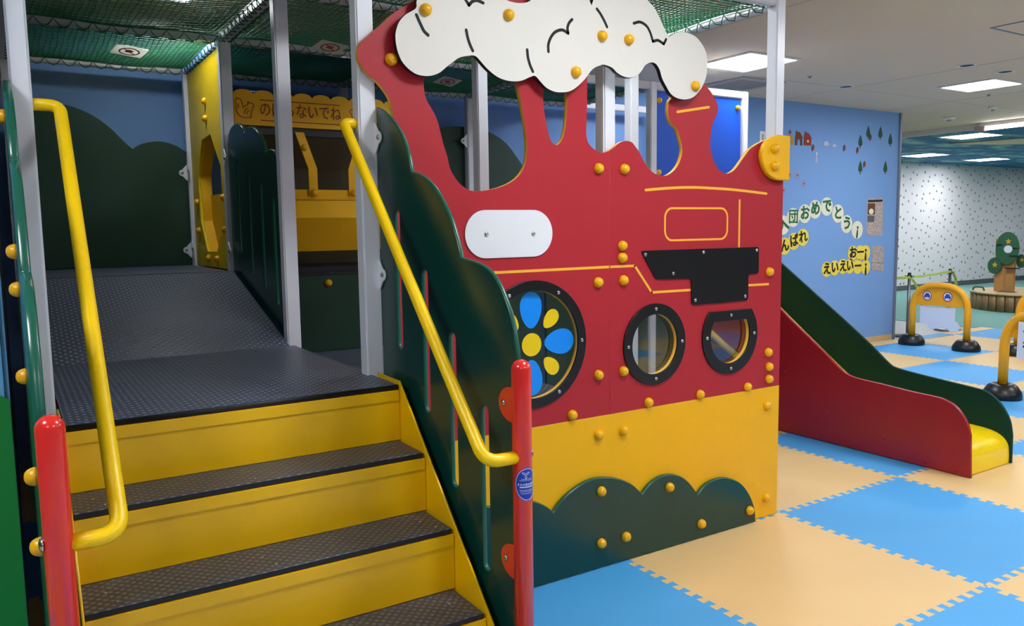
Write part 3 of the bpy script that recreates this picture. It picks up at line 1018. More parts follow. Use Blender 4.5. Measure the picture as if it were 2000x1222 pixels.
put('rubber_sheet', slab_mesh('rubber_sheet', [(0.932, DZ), (1.9, UZ)], -3.07, -2.134, 0.02, 'deck'), 'deck', t)
put('support_plate', slab_mesh('support_plate', [(0.935, DZ - .021), (1.9, UZ - .021)], -3.06, -2.14, 0.03, 'rubber_edge'), 'rubber_edge', t)
for x, y in ((-3.0, 1.05), (-2.2, 1.05), (-2.2, 1.8), (-2.98, 1.8)):
    stick(DOT_SCREW, 'screw', (x, y, DZ + (UZ - DZ) * (y - 0.932) / 0.968 + 0.0005), '+Z', t, 1.3)

t = thing('upper_floor', 'studded dark floor of the upper level in front of the green hill boards', 'deck', (-1, 2.5, 0))
box('rubber_sheet', (-3.07, 1.902, UZ - 0.02), (-2.134, 3.01, UZ), 'deck', t, 0.002)
box('seam_strip', (-3.07, 1.93, UZ), (-2.15, 1.945, UZ + 0.002), 'rubber_edge', t)
box('booth_floor', (-2.06, 2.07, UZ - 0.05), (-1.08, 3.0, UZ - 0.0), 'rubber_edge', t, 0.003)
box('bridge_floor', (-1.01, 2.11, UZ - 0.05), (1.97, 3.0, UZ), 'deck', t, 0.003)

t = thing('lower_deck', 'lower studded deck behind the train wall, under the yellow counter', 'deck', (-1.5, 1, 0))
box('rubber_sheet', (-2.06, 0.045, 0.694), (-1.108, 2.02, 0.714), 'deck', t, 0.002)
box('front_support', (-2.06, 0.045, 0.62), (-1.108, 2.02, 0.6935), 'rubber_edge', t, 0.002)

t = thing('riser_board', 'dark green board rising from the lower deck to the upper floor', 'board', (-1.57, 2.03, 0.714))
box('board', (-2.06, 2.022, 0.7145), (-1.08, 2.045, 1.165), 'hill', t, 0.003)
box('cap_strip', (-2.06, 2.022, 1.166), (-1.08, 2.07, 1.185), 'rubber_edge', t, 0.002)
bolt(t, (-1.565, 2.022, 1.12), '-Y')

stairs = thing('staircase', 'yellow steel staircase with dark chequered rubber treads', 'staircase', (-2.6, -0.6, 0))
SX0, SX1 = -3.072, -2.109
RISE, RUN = 0.1852, 0.1812
for k in range(5):
    y = NY - RUN * k
    z = DZ - RISE * k
    if k > 0:
        bm = bmesh.new()
        bm_box(bm, (SX0, y + 0.0015, z - 0.017), (SX1 - 0.006, y + RUN + 0.0, z))
        bmesh.ops.bevel(bm, geom=list(bm.edges), offset=0.002, segments=1, affect='EDGES')
        me = from_bm(bm, 'tread')
        me.materials.append(M['tread'])
        me.materials.append(M['rubber_edge'])
        for p in me.polygons:
            p.material_index = 0 if p.normal.z > 0.5 else 1
        tr = put('tread', me, None, stairs)
        for sx in (-3.0, -2.62, -2.15):
            stick(DOT_SCREW, 'screw', (sx, y + 0.035, z), '+Z', tr)
            stick(DOT_SCREW, 'screw', (sx - 0.02, y + 0.1, z), '+Z', tr)
    rz0 = max(0.0, z - RISE)
    rs = box('riser', (SX0, y + 0.001, rz0), (SX1, y + 0.012, z - 0.018), 'steel_yellow', stairs, 0.001)
    box('nosing', (SX0, y - 0.0035, z - 0.053), (SX1 - 0.002, y + 0.0009, z - 0.0175), 'steel_yellow', rs, 0.0012)
# stringer plates
prof = [(0.0, DZ + 0.012), (NY + 0.005, DZ + 0.010), (NY + 0.005 - 0.92, 0.0), (NY - 0.70, 0.0), (0.0, 0.6)]
plate('stringer', [prof], 'X', -2.108, 0.007, 'steel_yellow', stairs, 0.001)
plate('stringer', [prof], 'X', -3.08, 0.007, 'steel_yellow', stairs, 0.001)

# ------------------------------------------------------------------ stair side boards, red posts, hand rails
side_top = curve_pts([(0.03, 1.842)] + list(T['side'][2:9]) + list(T['side'][10:18]) + list(T['side'][19:]), False, 4)


def slot(y, z0, z1, w=0.0185):
    return [(y - w, z0 + w)] + [(y - w * math.cos(a), z0 + w - w * math.sin(a)) for a in [PI * k / 8 for k in range(1, 8)]] + [(y + w, z0 + w), (y + w, z1 - w)] + \
        [(y + w * math.cos(a), z1 - w + w * math.sin(a)) for a in [PI * k / 8 for k in range(1, 8)]] + [(y - w, z1 - w)]


SLOTS = [slot(-0.118, 1.03, 1.49), slot(-0.314, 0.85, 1.30), slot(-0.489, 0.655, 1.12), slot(-0.672, 0.46, 0.935)]
side_loop = side_top + [(-0.847, 0.06), (-0.8, 0.03), (0.03, 0.03)]


def side_board(x, label, th, nm='stair_side_board'):
    t = thing(nm, label, 'side board', (x, -0.4, 0.03), 'green boards flanking the stairs')
    plate('board', [side_loop] + SLOTS, 'X', x, th, ['green', 'green_edge'], t, 0.004)
    return t


sb = side_board(-2.07, 'dark green scalloped board with four slots between stairs and train', 0.014)
sbl = side_board(-3.147, 'dark green scalloped board seen edge-on left of the stairs', 0.022)
for y, z in ((-0.02, 1.74), (-0.2, 1.385), (-0.2, 1.29), (-0.35, 1.09), (-0.7, 0.935), (-0.74, 0.80)):
    bolt(sbl, (-3.147, y, z), '-X', 0.9)


def rail_post(x, y, label):
    t = thing('rail_post', label, 'post', (x, y, 0), 'red posts at the stair foot')
    r = 0.0262
    prof = [(r, 0), (r, 1.062)] + [(r * math.cos(a), 1.062 + r * math.sin(a)) for a in [PI / 2 * k / 8 for k in range(1, 8)]] + [(0, 1.062 + r)]
    o = put('pole', lathe_mesh('pole', prof, 40), 'redpost', t)
    o.matrix_basis = Matrix.Translation((x, y, 0))
    return t


RP = (-2.06, -0.848)
LP = (-3.121, -0.85)
rp = rail_post(RP[0], RP[1], 'red round post at the stair foot with a blue oval sticker')
lp = rail_post(LP[0], LP[1], 'red round post at the left foot of the stairs')
for z in (0.965, 0.537):
    lug = [(-0.826 + 0.066 * math.sin(a) ** 0.9, z + 0.047 * math.cos(a)) for a in [k * PI / 14 for k in range(15)]]
    lg = plate('lug', [lug], 'X', -2.0765, 0.006, 'redpost', rp, 0.001)
    screw(lg, (-2.0765, -0.785, z), '-X', 1.1)
o = screw(rp, (RP[0] + 0.026, RP[1], 0.835), '+X', 1.3)
for z in (0.84,):
    o = screw(lp, (LP[0] - 0.025, LP[1], z), '-X', 1.6)


def handrail(x_in, xa, xb, label):
    t = thing('handrail', label, 'handrail', (x_in, -0.4, 0.8), 'yellow stair handrails')
    pts = fillet([(xa, 0.066, 1.788), (x_in, 0.066, 1.788), (x_in, -0.848, 0.832), (xb, -0.848, 0.832)], 0.075, 10)
    tube('tube', pts, 0.0172, 'rail', t, 20)
    return t


handrail(-2.172, -2.13, RP[0] - 0.02, 'bent yellow handrail on the right side of the stairs')
handrail(-3.012, -3.0775, LP[0] + 0.02, 'bent yellow handrail on the left side of the stairs')

# blue oval sticker wrapped round the right red post
ang0 = math.atan2(-2.57453 - RP[1], -3.16857 - RP[0]) + 0.5


def wrap(u, v, lift):
    r = 0.0262 + lift
    a = ang0 + u / r
    return (RP[0] + r * math.cos(a), RP[1] + r * math.sin(a), 0.763 + v)


def wrapped(name, loop, lift, m, parent):
    """thin film outline wrapped on the post, built as a triangulated grid"""
    bm = bmesh.new()
    us = [p[0] for p in loop]
    u0, u1 = min(us), max(us)
    n = 24
    cols = []
    for i in range(n + 1):
        u = u0 + (u1 - u0) * (0.002 + 0.996 * i / n)
        zs = []
        for k in range(len(loop)):
            a, b = loop[k - 1], loop[k]
            if (a[0] - u) * (b[0] - u) <= 0 and a[0] != b[0]:
                zs.append(a[1] + (b[1] - a[1]) * (u - a[0]) / (b[0] - a[0]))
        cols.append((u, min(zs), max(zs)))
    top = [bm.verts.new(wrap(u, b, lift)) for u, a, b in cols]
    bot = [bm.verts.new(wrap(u, a, lift)) for u, a, b in cols]
    for i in range(n):
        f = bm.faces.new((bot[i], bot[i + 1], top[i + 1], top[i]))
        f.smooth = True
    me = from_bm(bm, name)
    return put(name, me, m, parent)


st = wrapped('sticker', circle(0, 0, 0.034, 0.044, 48), 0.0004, 'sticker', rp)
for a0, a1 in ((0, PI), (PI, 2 * PI)):
    pass
bm = bmesh.new()
for k in range(48):
    q = [bm.verts.new(wrap(s * 0.034 * math.cos(2 * PI * kk / 48), s * 0.044 * math.sin(2 * PI * kk / 48), 0.0007)) for kk, s in ((k, 0.96), (k + 1, 0.96), (k + 1, 0.925), (k, 0.925))]
    bm.faces.new(q)
put('sticker_rim', from_bm(bm, 'sticker_rim'), 'sticker_print', st)
bm = bmesh.new()
for lobe in range(3):
    a = -PI / 2 + lobe * 2 * PI / 3
    cx, cy = -0.004 - 0.0065 * math.cos(a), 0.026 + 0.0065 * math.sin(a)
    n = 16
    for k in range(n):
        q = []
        for kk, s in ((k, 1.0), (k + 1, 1.0), (k + 1, 0.6), (k, 0.6)):
            t0 = 2 * PI * kk / n
            ex, ey = 0.0052 * s * math.cos(t0), 0.0030 * s * math.sin(t0)
            px, py = cx - (ex * math.cos(a) - ey * math.sin(a)) * 1.0, cy + ex * math.sin(a) + ey * math.cos(a)
            q.append(bm.verts.new(wrap(px, py, 0.0008)))
        bm.faces.new(q)
put('sticker_logo', from_bm(bm, 'sticker_logo'), 'sticker_print', st)


def wrap_text(body, size, v, bold, xs=1.0):
    me = text_mesh(body, size, bold, 0.0)
    for vert in me.vertices:
        x, y = vert.co.x * xs, vert.co.y
        vert.co = wrap(-0.003 + x, v + y, 0.0008)
    me.materials.clear()
    return put('sticker_lettering', me, 'sticker_print', st)


wrap_text('タカオ株式会社', 0.0072, -0.001, 0.02)
bm = bmesh.new()
for v, h, w in ((0.0135, 0.0012, 0.013), (0.010, 0.0012, 0.018), (-0.009, 0.0036, 0.018), (-0.016, 0.0014, 0.019), (-0.020, 0.0014, 0.017), (-0.025, 0.0013, 0.015)):
    u = -w
    while u < w:
        d = 0.0016 + 0.002 * random.random()
        q = [bm.verts.new(wrap(uu - 0.003, vv, 0.0007)) for uu, vv in ((u, v), (u + d, v), (u + d, v + h), (u, v + h))]
        bm.faces.new(q)
        u += d + 0.0007
o = put('sticker_small_print', from_bm(bm, 'sticker_small_print'), 'sticker_print', st)
o['kind'] = 'stuff'

# ------------------------------------------------------------------ the train wall
tr = thing('train_wall', 'red and yellow train shaped play wall with white smoke cloud', 'play wall', (-1.05, 0, 0))
TH = 0.02
Zb = 0.647
SEAM = -1.0765
left = list(T['red_left'])
h3 = list(T['hole3'])
# left sheet: bottom, seam, left edge of the third gap, hidden top behind the cloud, left outline
gap_left = [p for p in h3[1:11]]
ll = [(-2.03, Zb), (SEAM - 0.0001, Zb), (SEAM - 0.0001, 1.732)]
lcurve = curve_pts([(SEAM - 0.0001, 1.732)] + gap_left[-2::-1][0:] + [(-1.168, 2.14), (-1.2, 2.185)] + left[::-1], False, 4)
lloop = ll[:2] + lcurve + [(-2.02, 1.6)]
hole1 = curve_pts(T['hole1'], True, 3)
hole2 = curve_pts(T['hole2'], True, 3)
W1, W2, W3 = (-1.456, 0.974), (-0.831, 0.921), (-0.370, 0.921)
redL = plate('red_panel', [lloop, hole1, hole2, circle(W1[0], W1[1], 0.212, n=64)], 'Y', 0.0, TH, ['red', 'core'], tr, 0.0007, 0)
gap_right = h3[11:]
rcurve = curve_pts([(-0.02, 1.82)] + list(T['red_right'])[::-1][1:-3] + [(-0.60, 2.09), (-0.68, 2.12), (-0.75, 2.08)] + gap_right[::-1][3:] + [(SEAM + 0.0001, 1.732)], False, 4)
rloop = [(SEAM + 0.0001, Zb), (-0.02, Zb)] + rcurve


def dwin(c, r, zt, n=48):
    a = math.asin((zt - c[1]) / r)
    return [(c[0] + r * math.cos(t), c[1] + r * math.sin(t)) for t in [PI - a + (PI + 2 * a) * k / n for k in range(n + 1)]]


redR = plate('red_panel', [rloop, circle(W2[0], W2[1], 0.130, n=48), dwin(W3, 0.130, 0.990)], 'Y', 0.0, TH, ['red', 'core'], tr, 0.0007, 0)
yel = plate('yellow_base_panel', [[(-2.03, 0.002), (-0.02, 0.002), (-0.02, Zb - 0.001), (-2.03, Zb - 0.001)]], 'Y', -0.001, TH, ['yellow', 'core'], tr, 0.0012)
bush = plate('bush_board', [curve_pts([(-2.02, 0.34), (-1.9, 0.395), (-1.78, 0.40), (-1.66, 0.37), (-1.60, 0.345)] + list(T['bush'][0:]), False, 4)[:-1] + [(-0.196, 0.004), (-2.02, 0.004)]],
             'Y', -0.0235, 0.022, ['green', 'green_edge'], tr, 0.004)
cloud = plate('smoke_cloud', [curve_pts(T['cloud'], True, 4)], 'Y', -0.042, 0.02, ['white', 'black'], tr, 0.0012)
k = 0
while 'stroke%d' % k in T:
    plate('cloud_line', [ribbon(curve_pts(T['stroke%d' % k], False, 5), 0.0115)], 'Y', -0.0426, 0.0012, 'ink', cloud)
    k += 1
for x, z in T['cloud_bolts']:
    bolt(cloud, (x, -0.042, z))
for n_, pts in ((redL, [p for p in T['red_bolts'][:-1] if p[0] < SEAM]), (redR, [p for p in T['red_bolts'][:-1] if p[0] > SEAM])):
    for x, z in pts:
        bolt(n_, (x, 0.0, z))
for x, z in T['yellow_bolts']:
    bolt(yel, (x, -0.001, z))
for x, z in T['bush_bolts']:
    bolt(bush, (x, -0.0235, z))
cp = plate('corner_pad', [[(-0.012, 1.838)] + curve_pts(T['corner'][1:-1], False, 4) + [(-0.012, 1.631)]], 'Y', -0.031, 0.03, ['yellow', 'yellow'], tr, 0.005)
for x, z in T['corner_bolts']:
    bolt(cp, (x, -0.031, z))
sx0, sx1 = -1.753, -1.365
sp_ = plate('name_plate', [round_rect(sx0, 1.316, sx1, 1.494, 0.0885, 14)], 'Y', -0.006, 0.006, ['plate_white', 'plate_white'], tr, 0.001)
sp_['label'] = 'blank white rounded plate'
for x, z in T['stadium_screws']:
    screw(sp_, (x, -0.006, z))


def groove(pts, w, par):
    return plate('groove_line', [ribbon(pts, w)], 'Y', -0.0008, 0.001, 'groove', par)


groove([(-1.66, 1.2615), (SEAM - 0.002, 1.2625)], 0.0105, redL)
groove([(SEAM + 0.002, 1.2625), (-0.942, 1.262)], 0.0105, redR)
groove([(-0.942, 1.262), (-0.847, 1.145)], 0.0105, redR)
groove([(-0.847, 1.145), (-0.6, 1.1435)], 0.0105, redR)
groove([(-0.26, 1.146), (-0.112, 1.1445)], 0.0105, redR)
groove(curve_pts(T['g_arc'], False, 4), 0.0115, redR)
groove([(-0.3165, 1.538), (-0.3165, 1.325)], 0.0105, redR)
groove([(-0.706, 1.909), (-0.52, 1.941)], 0.011, redR)
plate('groove_line', [round_rect(-0.778, 1.360, -0.390, 1.506, 0.045), round_rect(-0.769, 1.3685, -0.399, 1.4975, 0.037)], 'Y', -0.0008, 0.001, 'groove', redR)
tee = plate('black_plate', [round_poly([(-0.912, 1.324), (-0.188, 1.324), (-0.186, 1.198), (-0.256, 1.197), (-0.255, 1.076), (-0.616, 1.076), (-0.620, 1.195), (-0.828, 1.2)], 0.016)],
            'Y', -0.007, 0.007, ['black', 'black'], tr, 0.001)
for x, z in T['tee_screws']:
    screw(tee, (x, -0.007, z))


def ring_window(outer, inner, screws, pane_loop):
    rg = plate('window_ring', [outer, inner], 'Y', -0.009, 0.009, ['black', 'black'], tr, 0.0012)
    for x, z in screws:
        screw(rg, (x, -0.009, z))
    pn = plate('window_pane', [pane_loop], 'Y', TH - 0.003, 0.004, 'acrylic', tr)
    return rg, pn


r1, p1 = ring_window(circle(W1[0], W1[1], 0.251, n=72), circle(W1[0], W1[1], 0.2115, n=72),
                     [(W1[0] + 0.228 * math.cos(a), W1[1] + 0.228 * math.sin(a)) for a in (1.047, 0, -1.047, 2.094, PI, -2.094)], circle(W1[0], W1[1], 0.2115, n=64))
ring_window(circle(W2[0], W2[1], 0.1765, n=64), circle(W2[0], W2[1], 0.1295, n=64), T['win2_screws'], circle(W2[0], W2[1], 0.1295, n=48))
ring_window(dwin(W3, 0.1795, 1.037), dwin(W3, 0.1285, 0.990), T['win3_screws'], dwin(W3, 0.1285, 0.990))


def petal(cx, cz, r0, r1, w, ang, m):
    """egg-shaped petal pointing to the window centre"""
    pts = []
    n = 32
    for k in range(n):
        a = 2 * PI * k / n
        s = (math.cos(a) + 1) / 2
        rr = r0 + (r1 - r0) * s
        ww = w * math.sin(a) * (0.66 + 0.34 * s)
        pts.append((cx + rr * math.cos(ang) - ww * math.sin(ang), cz + rr * math.sin(ang) + ww * math.cos(ang)))
    plate('petal', [pts], 'Y', TH - 0.0045, 0.0012, m, p1)


for k in range(4):
    petal(W1[0], W1[1], 0.062, 0.205, 0.06, k * PI / 2, 'petal_blue')
    petal(W1[0], W1[1], 0.088, 0.175, 0.036, PI / 4 + k * PI / 2, 'petal_yellow')
plate('flower_centre', [circle(W1[0] + 0.002, W1[1] - 0.002, 0.0455, n=36)], 'Y', TH - 0.0045, 0.0012, 'petal_yellow', p1)
# ------------------------------------------------------------------ boards behind
t = thing('hill_board', 'deep green hill shaped board at the back of the ramp', 'board', (-2.6, 3.08, UZ))
hl = [(-3.07, 2.16)] + list(T['hillL'][:-1]) + [(-2.133, 1.945)]
plate('board', [curve_pts(hl, False, 4) + [(-2.133, UZ + 0.002), (-3.07, UZ + 0.002)]], 'Y', 3.04, 0.02, ['hill', 'green_edge'], t, 0.003)
t = thing('hill_board', 'deep green round hill board behind the train, crossed by a post', 'board', (-0.05, 3.1, UZ))
hm = [(-1.0, 1.45), (-0.85, 1.72), (-0.65, 1.97), (-0.5, 2.08)] + list(T['hillM']) + [(0.64, 1.7), (0.80, 1.62), (0.95, 1.62)]
plate('board', [curve_pts(hm, False, 4) + [(0.95, UZ + 0.002), (-1.0, UZ + 0.002)]], 'Y', 3.09, 0.02, ['hill', 'green_edge'], t, 0.003)

# low fence of the ramp, right side
t = thing('ramp_fence', 'dark green scalloped fence board with slots beside the ramp', 'fence', (-2.1, 1.5, 0.95))
fp = [(1.99, 1.90)] + [(1.96, 1.95), (1.90, 1.98), (1.83, 1.99), (1.75, 1.985), (1.68, 1.96), (1.64, 1.925), (1.57, 1.945), (1.48, 1.938), (1.38, 1.90), (1.31, 1.84), (1.28, 1.79), (1.2, 1.805), (1.12, 1.79), (1.06, 1.74), (1.035, 1.70)]


def fslot(y, z0, z1):
    return slot(y, z0, z1, 0.02)


plate('board', [curve_pts(fp, False, 4) + [(1.035, 0.72), (1.99, 0.72)], fslot(1.80, 1.32, 1.80), fslot(1.58, 1.22, 1.72), fslot(1.36, 1.15, 1.66), fslot(1.16, 1.08, 1.58)],
      'X', -2.112, 0.022, ['green', 'green_edge'], t, 0.005)

# yellow end board with the long window
t = thing('booth_end_board', 'yellow board with a tall pointed window at the far end of ramp', 'board', (-2.1, 2.54, UZ))
outer = [(2.066, UZ + .002), (3.01, UZ + .002), (3.01, 2.44), (2.066, 2.44)]
hole = [(2.66, 1.99), (2.42, 2.0), (2.20, 1.80), (2.19, 1.47), (2.40, 1.313), (2.665, 1.312), (2.815, 1.50), (2.825, 1.78)]
plate('board', [outer, hole], 'X', -2.108, 0.02, ['lemon', 'lemon'], t, 0.002)
# reveal: the deep yellow box behind the window, with its inner sill and dark opening
n = len(hole)
for k in range(n):
    a, b = hole[k], hole[(k + 1) % n]
    bm = bmesh.new()
    vs = [bm.verts.new((x, y, z)) for x, (y, z) in ((-2.089, a), (-2.089, b), (-2.03, (b[0] * .97 + .075, b[1] * .98 + 0.033)), (-2.03, (a[0] * .97 + .075, a[1] * .98 + 0.033)))]
    vs2 = [bm.verts.new(v.co + Vector((0, (v.co.y - 2.5) * 0.02, (v.co.z - 1.65) * 0.02))) for v in vs]
    bm.faces.new(vs)
    bm.faces.new(vs2)
    for i in range(4):
        bm.faces.new((vs[i], vs[(i + 1) % 4], vs2[(i + 1) % 4], vs2[i]))
    put('reveal', from_bm(bm, 'reveal'), 'yellow_matte', t)
plate('lower_infill', [[(2.40, 1.33), (2.66, 1.33), (2.80, 1.5), (2.81, 1.66), (2.2, 1.66), (2.2, 1.48)]], 'X', -2.04, 0.01, 'yellow_matte', t)
for y, z in ((2.50, 2.20), (2.50, 2.10), (2.87, 1.62), (2.86, 1.44), (2.14, 1.62), (2.13, 1.44), (2.61, 1.27), (2.38, 1.27)):
    bolt(t, (-2.108, y, z), '-X', 1.0)

# play booth: awning sign, tinted pane, counter with bent brackets
t = thing('booth_sign', 'yellow scalloped awning sign with red Japanese lettering and squirrels', 'sign', (-1.57, 2.01, 2.0))
sx0, sx1, n = -2.066, -1.076, 9
top = []
for k in range(n):
    x0 = sx0 + (sx1 - sx0) * k / n
    x1 = sx0 + (sx1 - sx0) * (k + 1) / n
    for i in range(9):
        a = PI - PI * i / 8
        top.append(((x0 + x1) / 2 + (x1 - x0) / 2 * math.cos(a), 2.176 + 0.028 * math.sin(a)))
sg = plate('board', [[(sx1, 2.012)] + top[::-1] + [(sx0, 2.012)]], 'Y', 2.0, 0.012, ['yellow', 'yellow'], t, 0.001)
lettering('lettering', 'のぼらないでね', 0.088, (-1.693, 1.9985, 2.0975), '-Y', 'print_red', t, 0.002, 0, 1.0, 0.77)
for z in (2.152, 2.041):
    plate('rule', [ribbon([(-1.922, z), (-1.464, z)], 0.005)], 'Y', 1.999, 0.0012, 'print_red', t)


def squirrel(x, z, s, flip):
    lines = [[(-4, 3), (-4.6, 4.6), (-3.6, 5.6), (-2.2, 5), (-1.6, 3.4), (-1.4, 1.6), (-0.6, 2.4), (0.6, 3.0), (0.9, 4.6), (1.4, 3.9), (2.6, 3.8), (3.4, 3.0), (3.2, 2.3), (2.4, 1.8), (2.6, 0.8), (1.9, 0.2), (2.3, -0.6), (1.6, -1.6), (2.2, -2.2), (0.4, -2.4), (-1.6, -2.3), (-3.0, -1.6), (-4.0, -0.2), (-4.3, 1.4), (-4, 3)],
             [(-3.2, 3.2), (-3.4, 1.2)], [(-1.0, -0.8), (-0.4, 0.8), (0.8, 1.6)], [(0.0, -1.0), (0.5, 0.2), (1.2, 0.6)]]
    for l in lines:
        plate('squirrel_line', [ribbon(curve_pts([(x + (-1 if flip else 1) * px * s, z + py * s) for px, py in l], False, 3), 0.0045)], 'Y', 1.999, 0.0012, 'print_red', t)


squirrel(-2.0, 2.082, 0.0128, False)
squirrel(-1.36, 2.085, 0.0128, True)

t = thing('tinted_screen', 'tinted clear screen above the yellow awning sign', 'screen', (-1.57, 2.03, 2.2))
plate('pane', [[(-2.066, 2.15), (-1.076, 2.15), (-1.076, 2.44), (-2.066, 2.44)]], 'Y', 2.03, 0.005, 'smoke', t)
box('edge_strip', (-2.066, 2.024, 2.432), (-1.076, 2.042, 2.444), 'steel', t)

t = thing('booth_counter', 'yellow play counter with sloped underside and bent bracket arms', 'counter', (-1.57, 2.0, 1.3))
bm = bmesh.new()
pr = [(2.0, 1.604), (1.985, 1.602), (1.925, 1.502), (2.02, 1.31), (2.12, 1.31), (2.12, 1.604)]
va = [bm.verts.new((-2.06, y, z)) for y, z in pr]
vb = [bm.verts.new((-1.08, y, z)) for y, z in pr]
bm.faces.new(va)
bm.faces.new(vb)
for i in range(len(pr)):
    bm.faces.new((va[i], va[(i + 1) % len(pr)], vb[(i + 1) % len(pr)], vb[i]))
put('trough', from_bm(bm, 'trough'), 'yellow', t)
box('rim_board', (-2.06, 1.993, 1.606), (-1.08, 2.013, 1.664), 'yellow', t, 0.002)
plate('clear_guard', [[(-2.06, 1.665), (-1.08, 1.665), (-1.08, 1.785), (-2.06, 1.785)]], 'Y', 2.0, 0.005, 'acrylic', t)
for x in (-1.645, -1.405):
    d = -1 if x < -1.5 else 1
    arm = plate('bracket_arm', [[(x - 0.026, 1.63), (x + 0.026, 1.63), (x + 0.026, 1.782), (x + 0.026 + d * 0.07, 1.985), (x - 0.026 + d * 0.07, 1.985), (x - 0.026, 1.782)]], 'Y', 1.982, 0.008, 'yellow', t, 0.001)
    bolt(arm, (x, 1.982, 1.648), '-Y', 0.9)
    bolt(arm, (x + d * 0.045, 1.982, 1.9), '-Y', 0.9)
box('back_board', (-1.86, 2.62, UZ), (-1.08, 2.64, 2.3), 'booth_shade', t)  # dark brown paints in the dimness inside the booth
box('top_rail', (-2.06, 1.995, 1.965), (-1.08, 2.03, 2.0), 'rubber_edge', t)

# boards closing the lower part of the back bays
t = thing('skirt_board', 'dark green board closing the lower back bay under the bridge', 'board', (0.5, 2.07, 0))
box('board', (0.022, 2.06, 0.0), (0.976, 2.08, 1.165), 'hill', t, 0.003)
bolt(t, (0.9, 2.06, 0.95), '-Y')
bolt(t, (0.1, 2.06, 0.95), '-Y')
t = thing('skirt_board', 'dark green board under the blue slide entrance panel', 'board', (1.5, 2.07, 0))
plate('board', [[(1.044, 0), (1.966, 0), (1.966, 1.165), (1.044, 1.165)]], 'Y', 2.06, 0.02, ['hill', 'green_edge'], t, 0.002)
bolt(t, (1.1, 2.06, 0.95), '-Y')
t = thing('skirt_board', 'dark green board closing the bay behind the train cab', 'board', (-0.5, 2.03, 0))
box('board', (-1.01, 2.02, 0.0), (-0.046, 2.04, 1.165), 'hill', t, 0.003)
bolt(t, (-0.9, 2.02, 0.95), '-Y')

# red end board inside the cab, with a yellow grab rail
t = thing('cab_end_board', 'red board with a slanted yellow rail seen through the half-round window', 'board', (-0.05, 0.28, 0))
box('board', (-0.075, 0.045, 0.02), (-0.055, 0.50, 1.15), 'red', t, 0.002)
tube('grab_rail', [(-0.1, 0.46, 0.92), (-0.1, 0.075, 0.70)], 0.017, 'rail', t, 14)

# blue entrance panel of the slide
t = thing('slide_entrance_panel', 'bright blue panel with an arched opening above the slide', 'panel', (1.5, 2.07, UZ))
bp_ = plate('panel', [[(1.045, UZ), (1.225, UZ)] + [(1.485 + 0.20 * math.cos(a), 1.62 + 0.53 * math.sin(a)) for a in [PI - PI * k / 24 for k in range(25)]] + [(1.745, UZ), (1.966, UZ), (1.966, 2.44), (1.045, 2.44)]],
            'Y', 2.062, 0.02, ['blue_board', 'blue_board'], t, 0.002)
for x, z in T['blue_bolts']:
    bolt(bp_, (max(x, 1.075), 2.062, z))
bolt(bp_, (1.927, 2.062, 1.833))

# ------------------------------------------------------------------ slide
sl = thing('slide', 'children slide with red near side, green far side, yellow bed', 'slide', (1.54, 0.9, 0))
sr = [(2.05, 1.56), (1.6, 1.232)] + list(T['slide_red'][:-1])
plate('red_side', [curve_pts(sr, False, 4) + [(-0.243, 0.004), (2.05, 0.004)]], 'X', 1.295, 0.022, ['slide_red', 'slide_red'], sl, 0.004)
sgp = [(2.05, 1.557), (1.75, 1.342)] + list(T['slide_green'][:-1])
plate('green_side', [curve_pts(sgp, False, 4) + [(-0.227, 0.004), (2.05, 0.004)]], 'X', 1.765, 0.022, ['slide_green', 'slide_green'], sl, 0.004)
bed = curve_pts([(2.05, 1.235), (1.4, 0.765), (0.85, 0.37), (0.65, 0.255), (0.45, 0.215), (0.1, 0.198), (-0.08, 0.188), (-0.16, 0.165), (-0.205, 0.12), (-0.215, 0.05), (-0.215, 0.004)], False, 4)
bm = bmesh.new()
ra = [bm.verts.new((1.318, y, z)) for y, z in bed]
rb = [bm.verts.new((1.764, y, z)) for y, z in bed]
for i in range(len(bed) - 1):
    f = bm.faces.new((ra[i], ra[i + 1], rb[i + 1], rb[i]))
    f.smooth = True
put('yellow_bed', from_bm(bm, 'yellow_bed'), 'slide_yellow', sl)
RIVET.materials.append(M['slide_red'])
for y, z in T['slide_bolts']:
    stick(RIVET, 'rivet', (1.295, y, max(z, 0.03)), '-X', sl)

# ------------------------------------------------------------------ blue wall decorations
WY = WALL_Y


def disc(ch, x, z, kind, label, group, tilt=0.0, r=0.104):
    t = thing('letter_disc', label, 'letter card', (x, WY, z), group)
    lift = disc.n % 3 * 0.0015
    disc.n += 1
    plate('card', [circle(x, z, r, n=36)], 'Y', WY - 0.003 - lift, 0.003 + lift, 'disc_white' if kind == 'w' else 'disc_yellow', t)
    lettering('letter', ch, (0.165 if kind == 'w' else 0.145) if ch not in '¡' else 0.19, (x, WY - 0.0072, z), '-Y', 'ink_green' if kind == 'w' else 'ink', t, 0.012 if ch == '団' else 0.03, tilt)


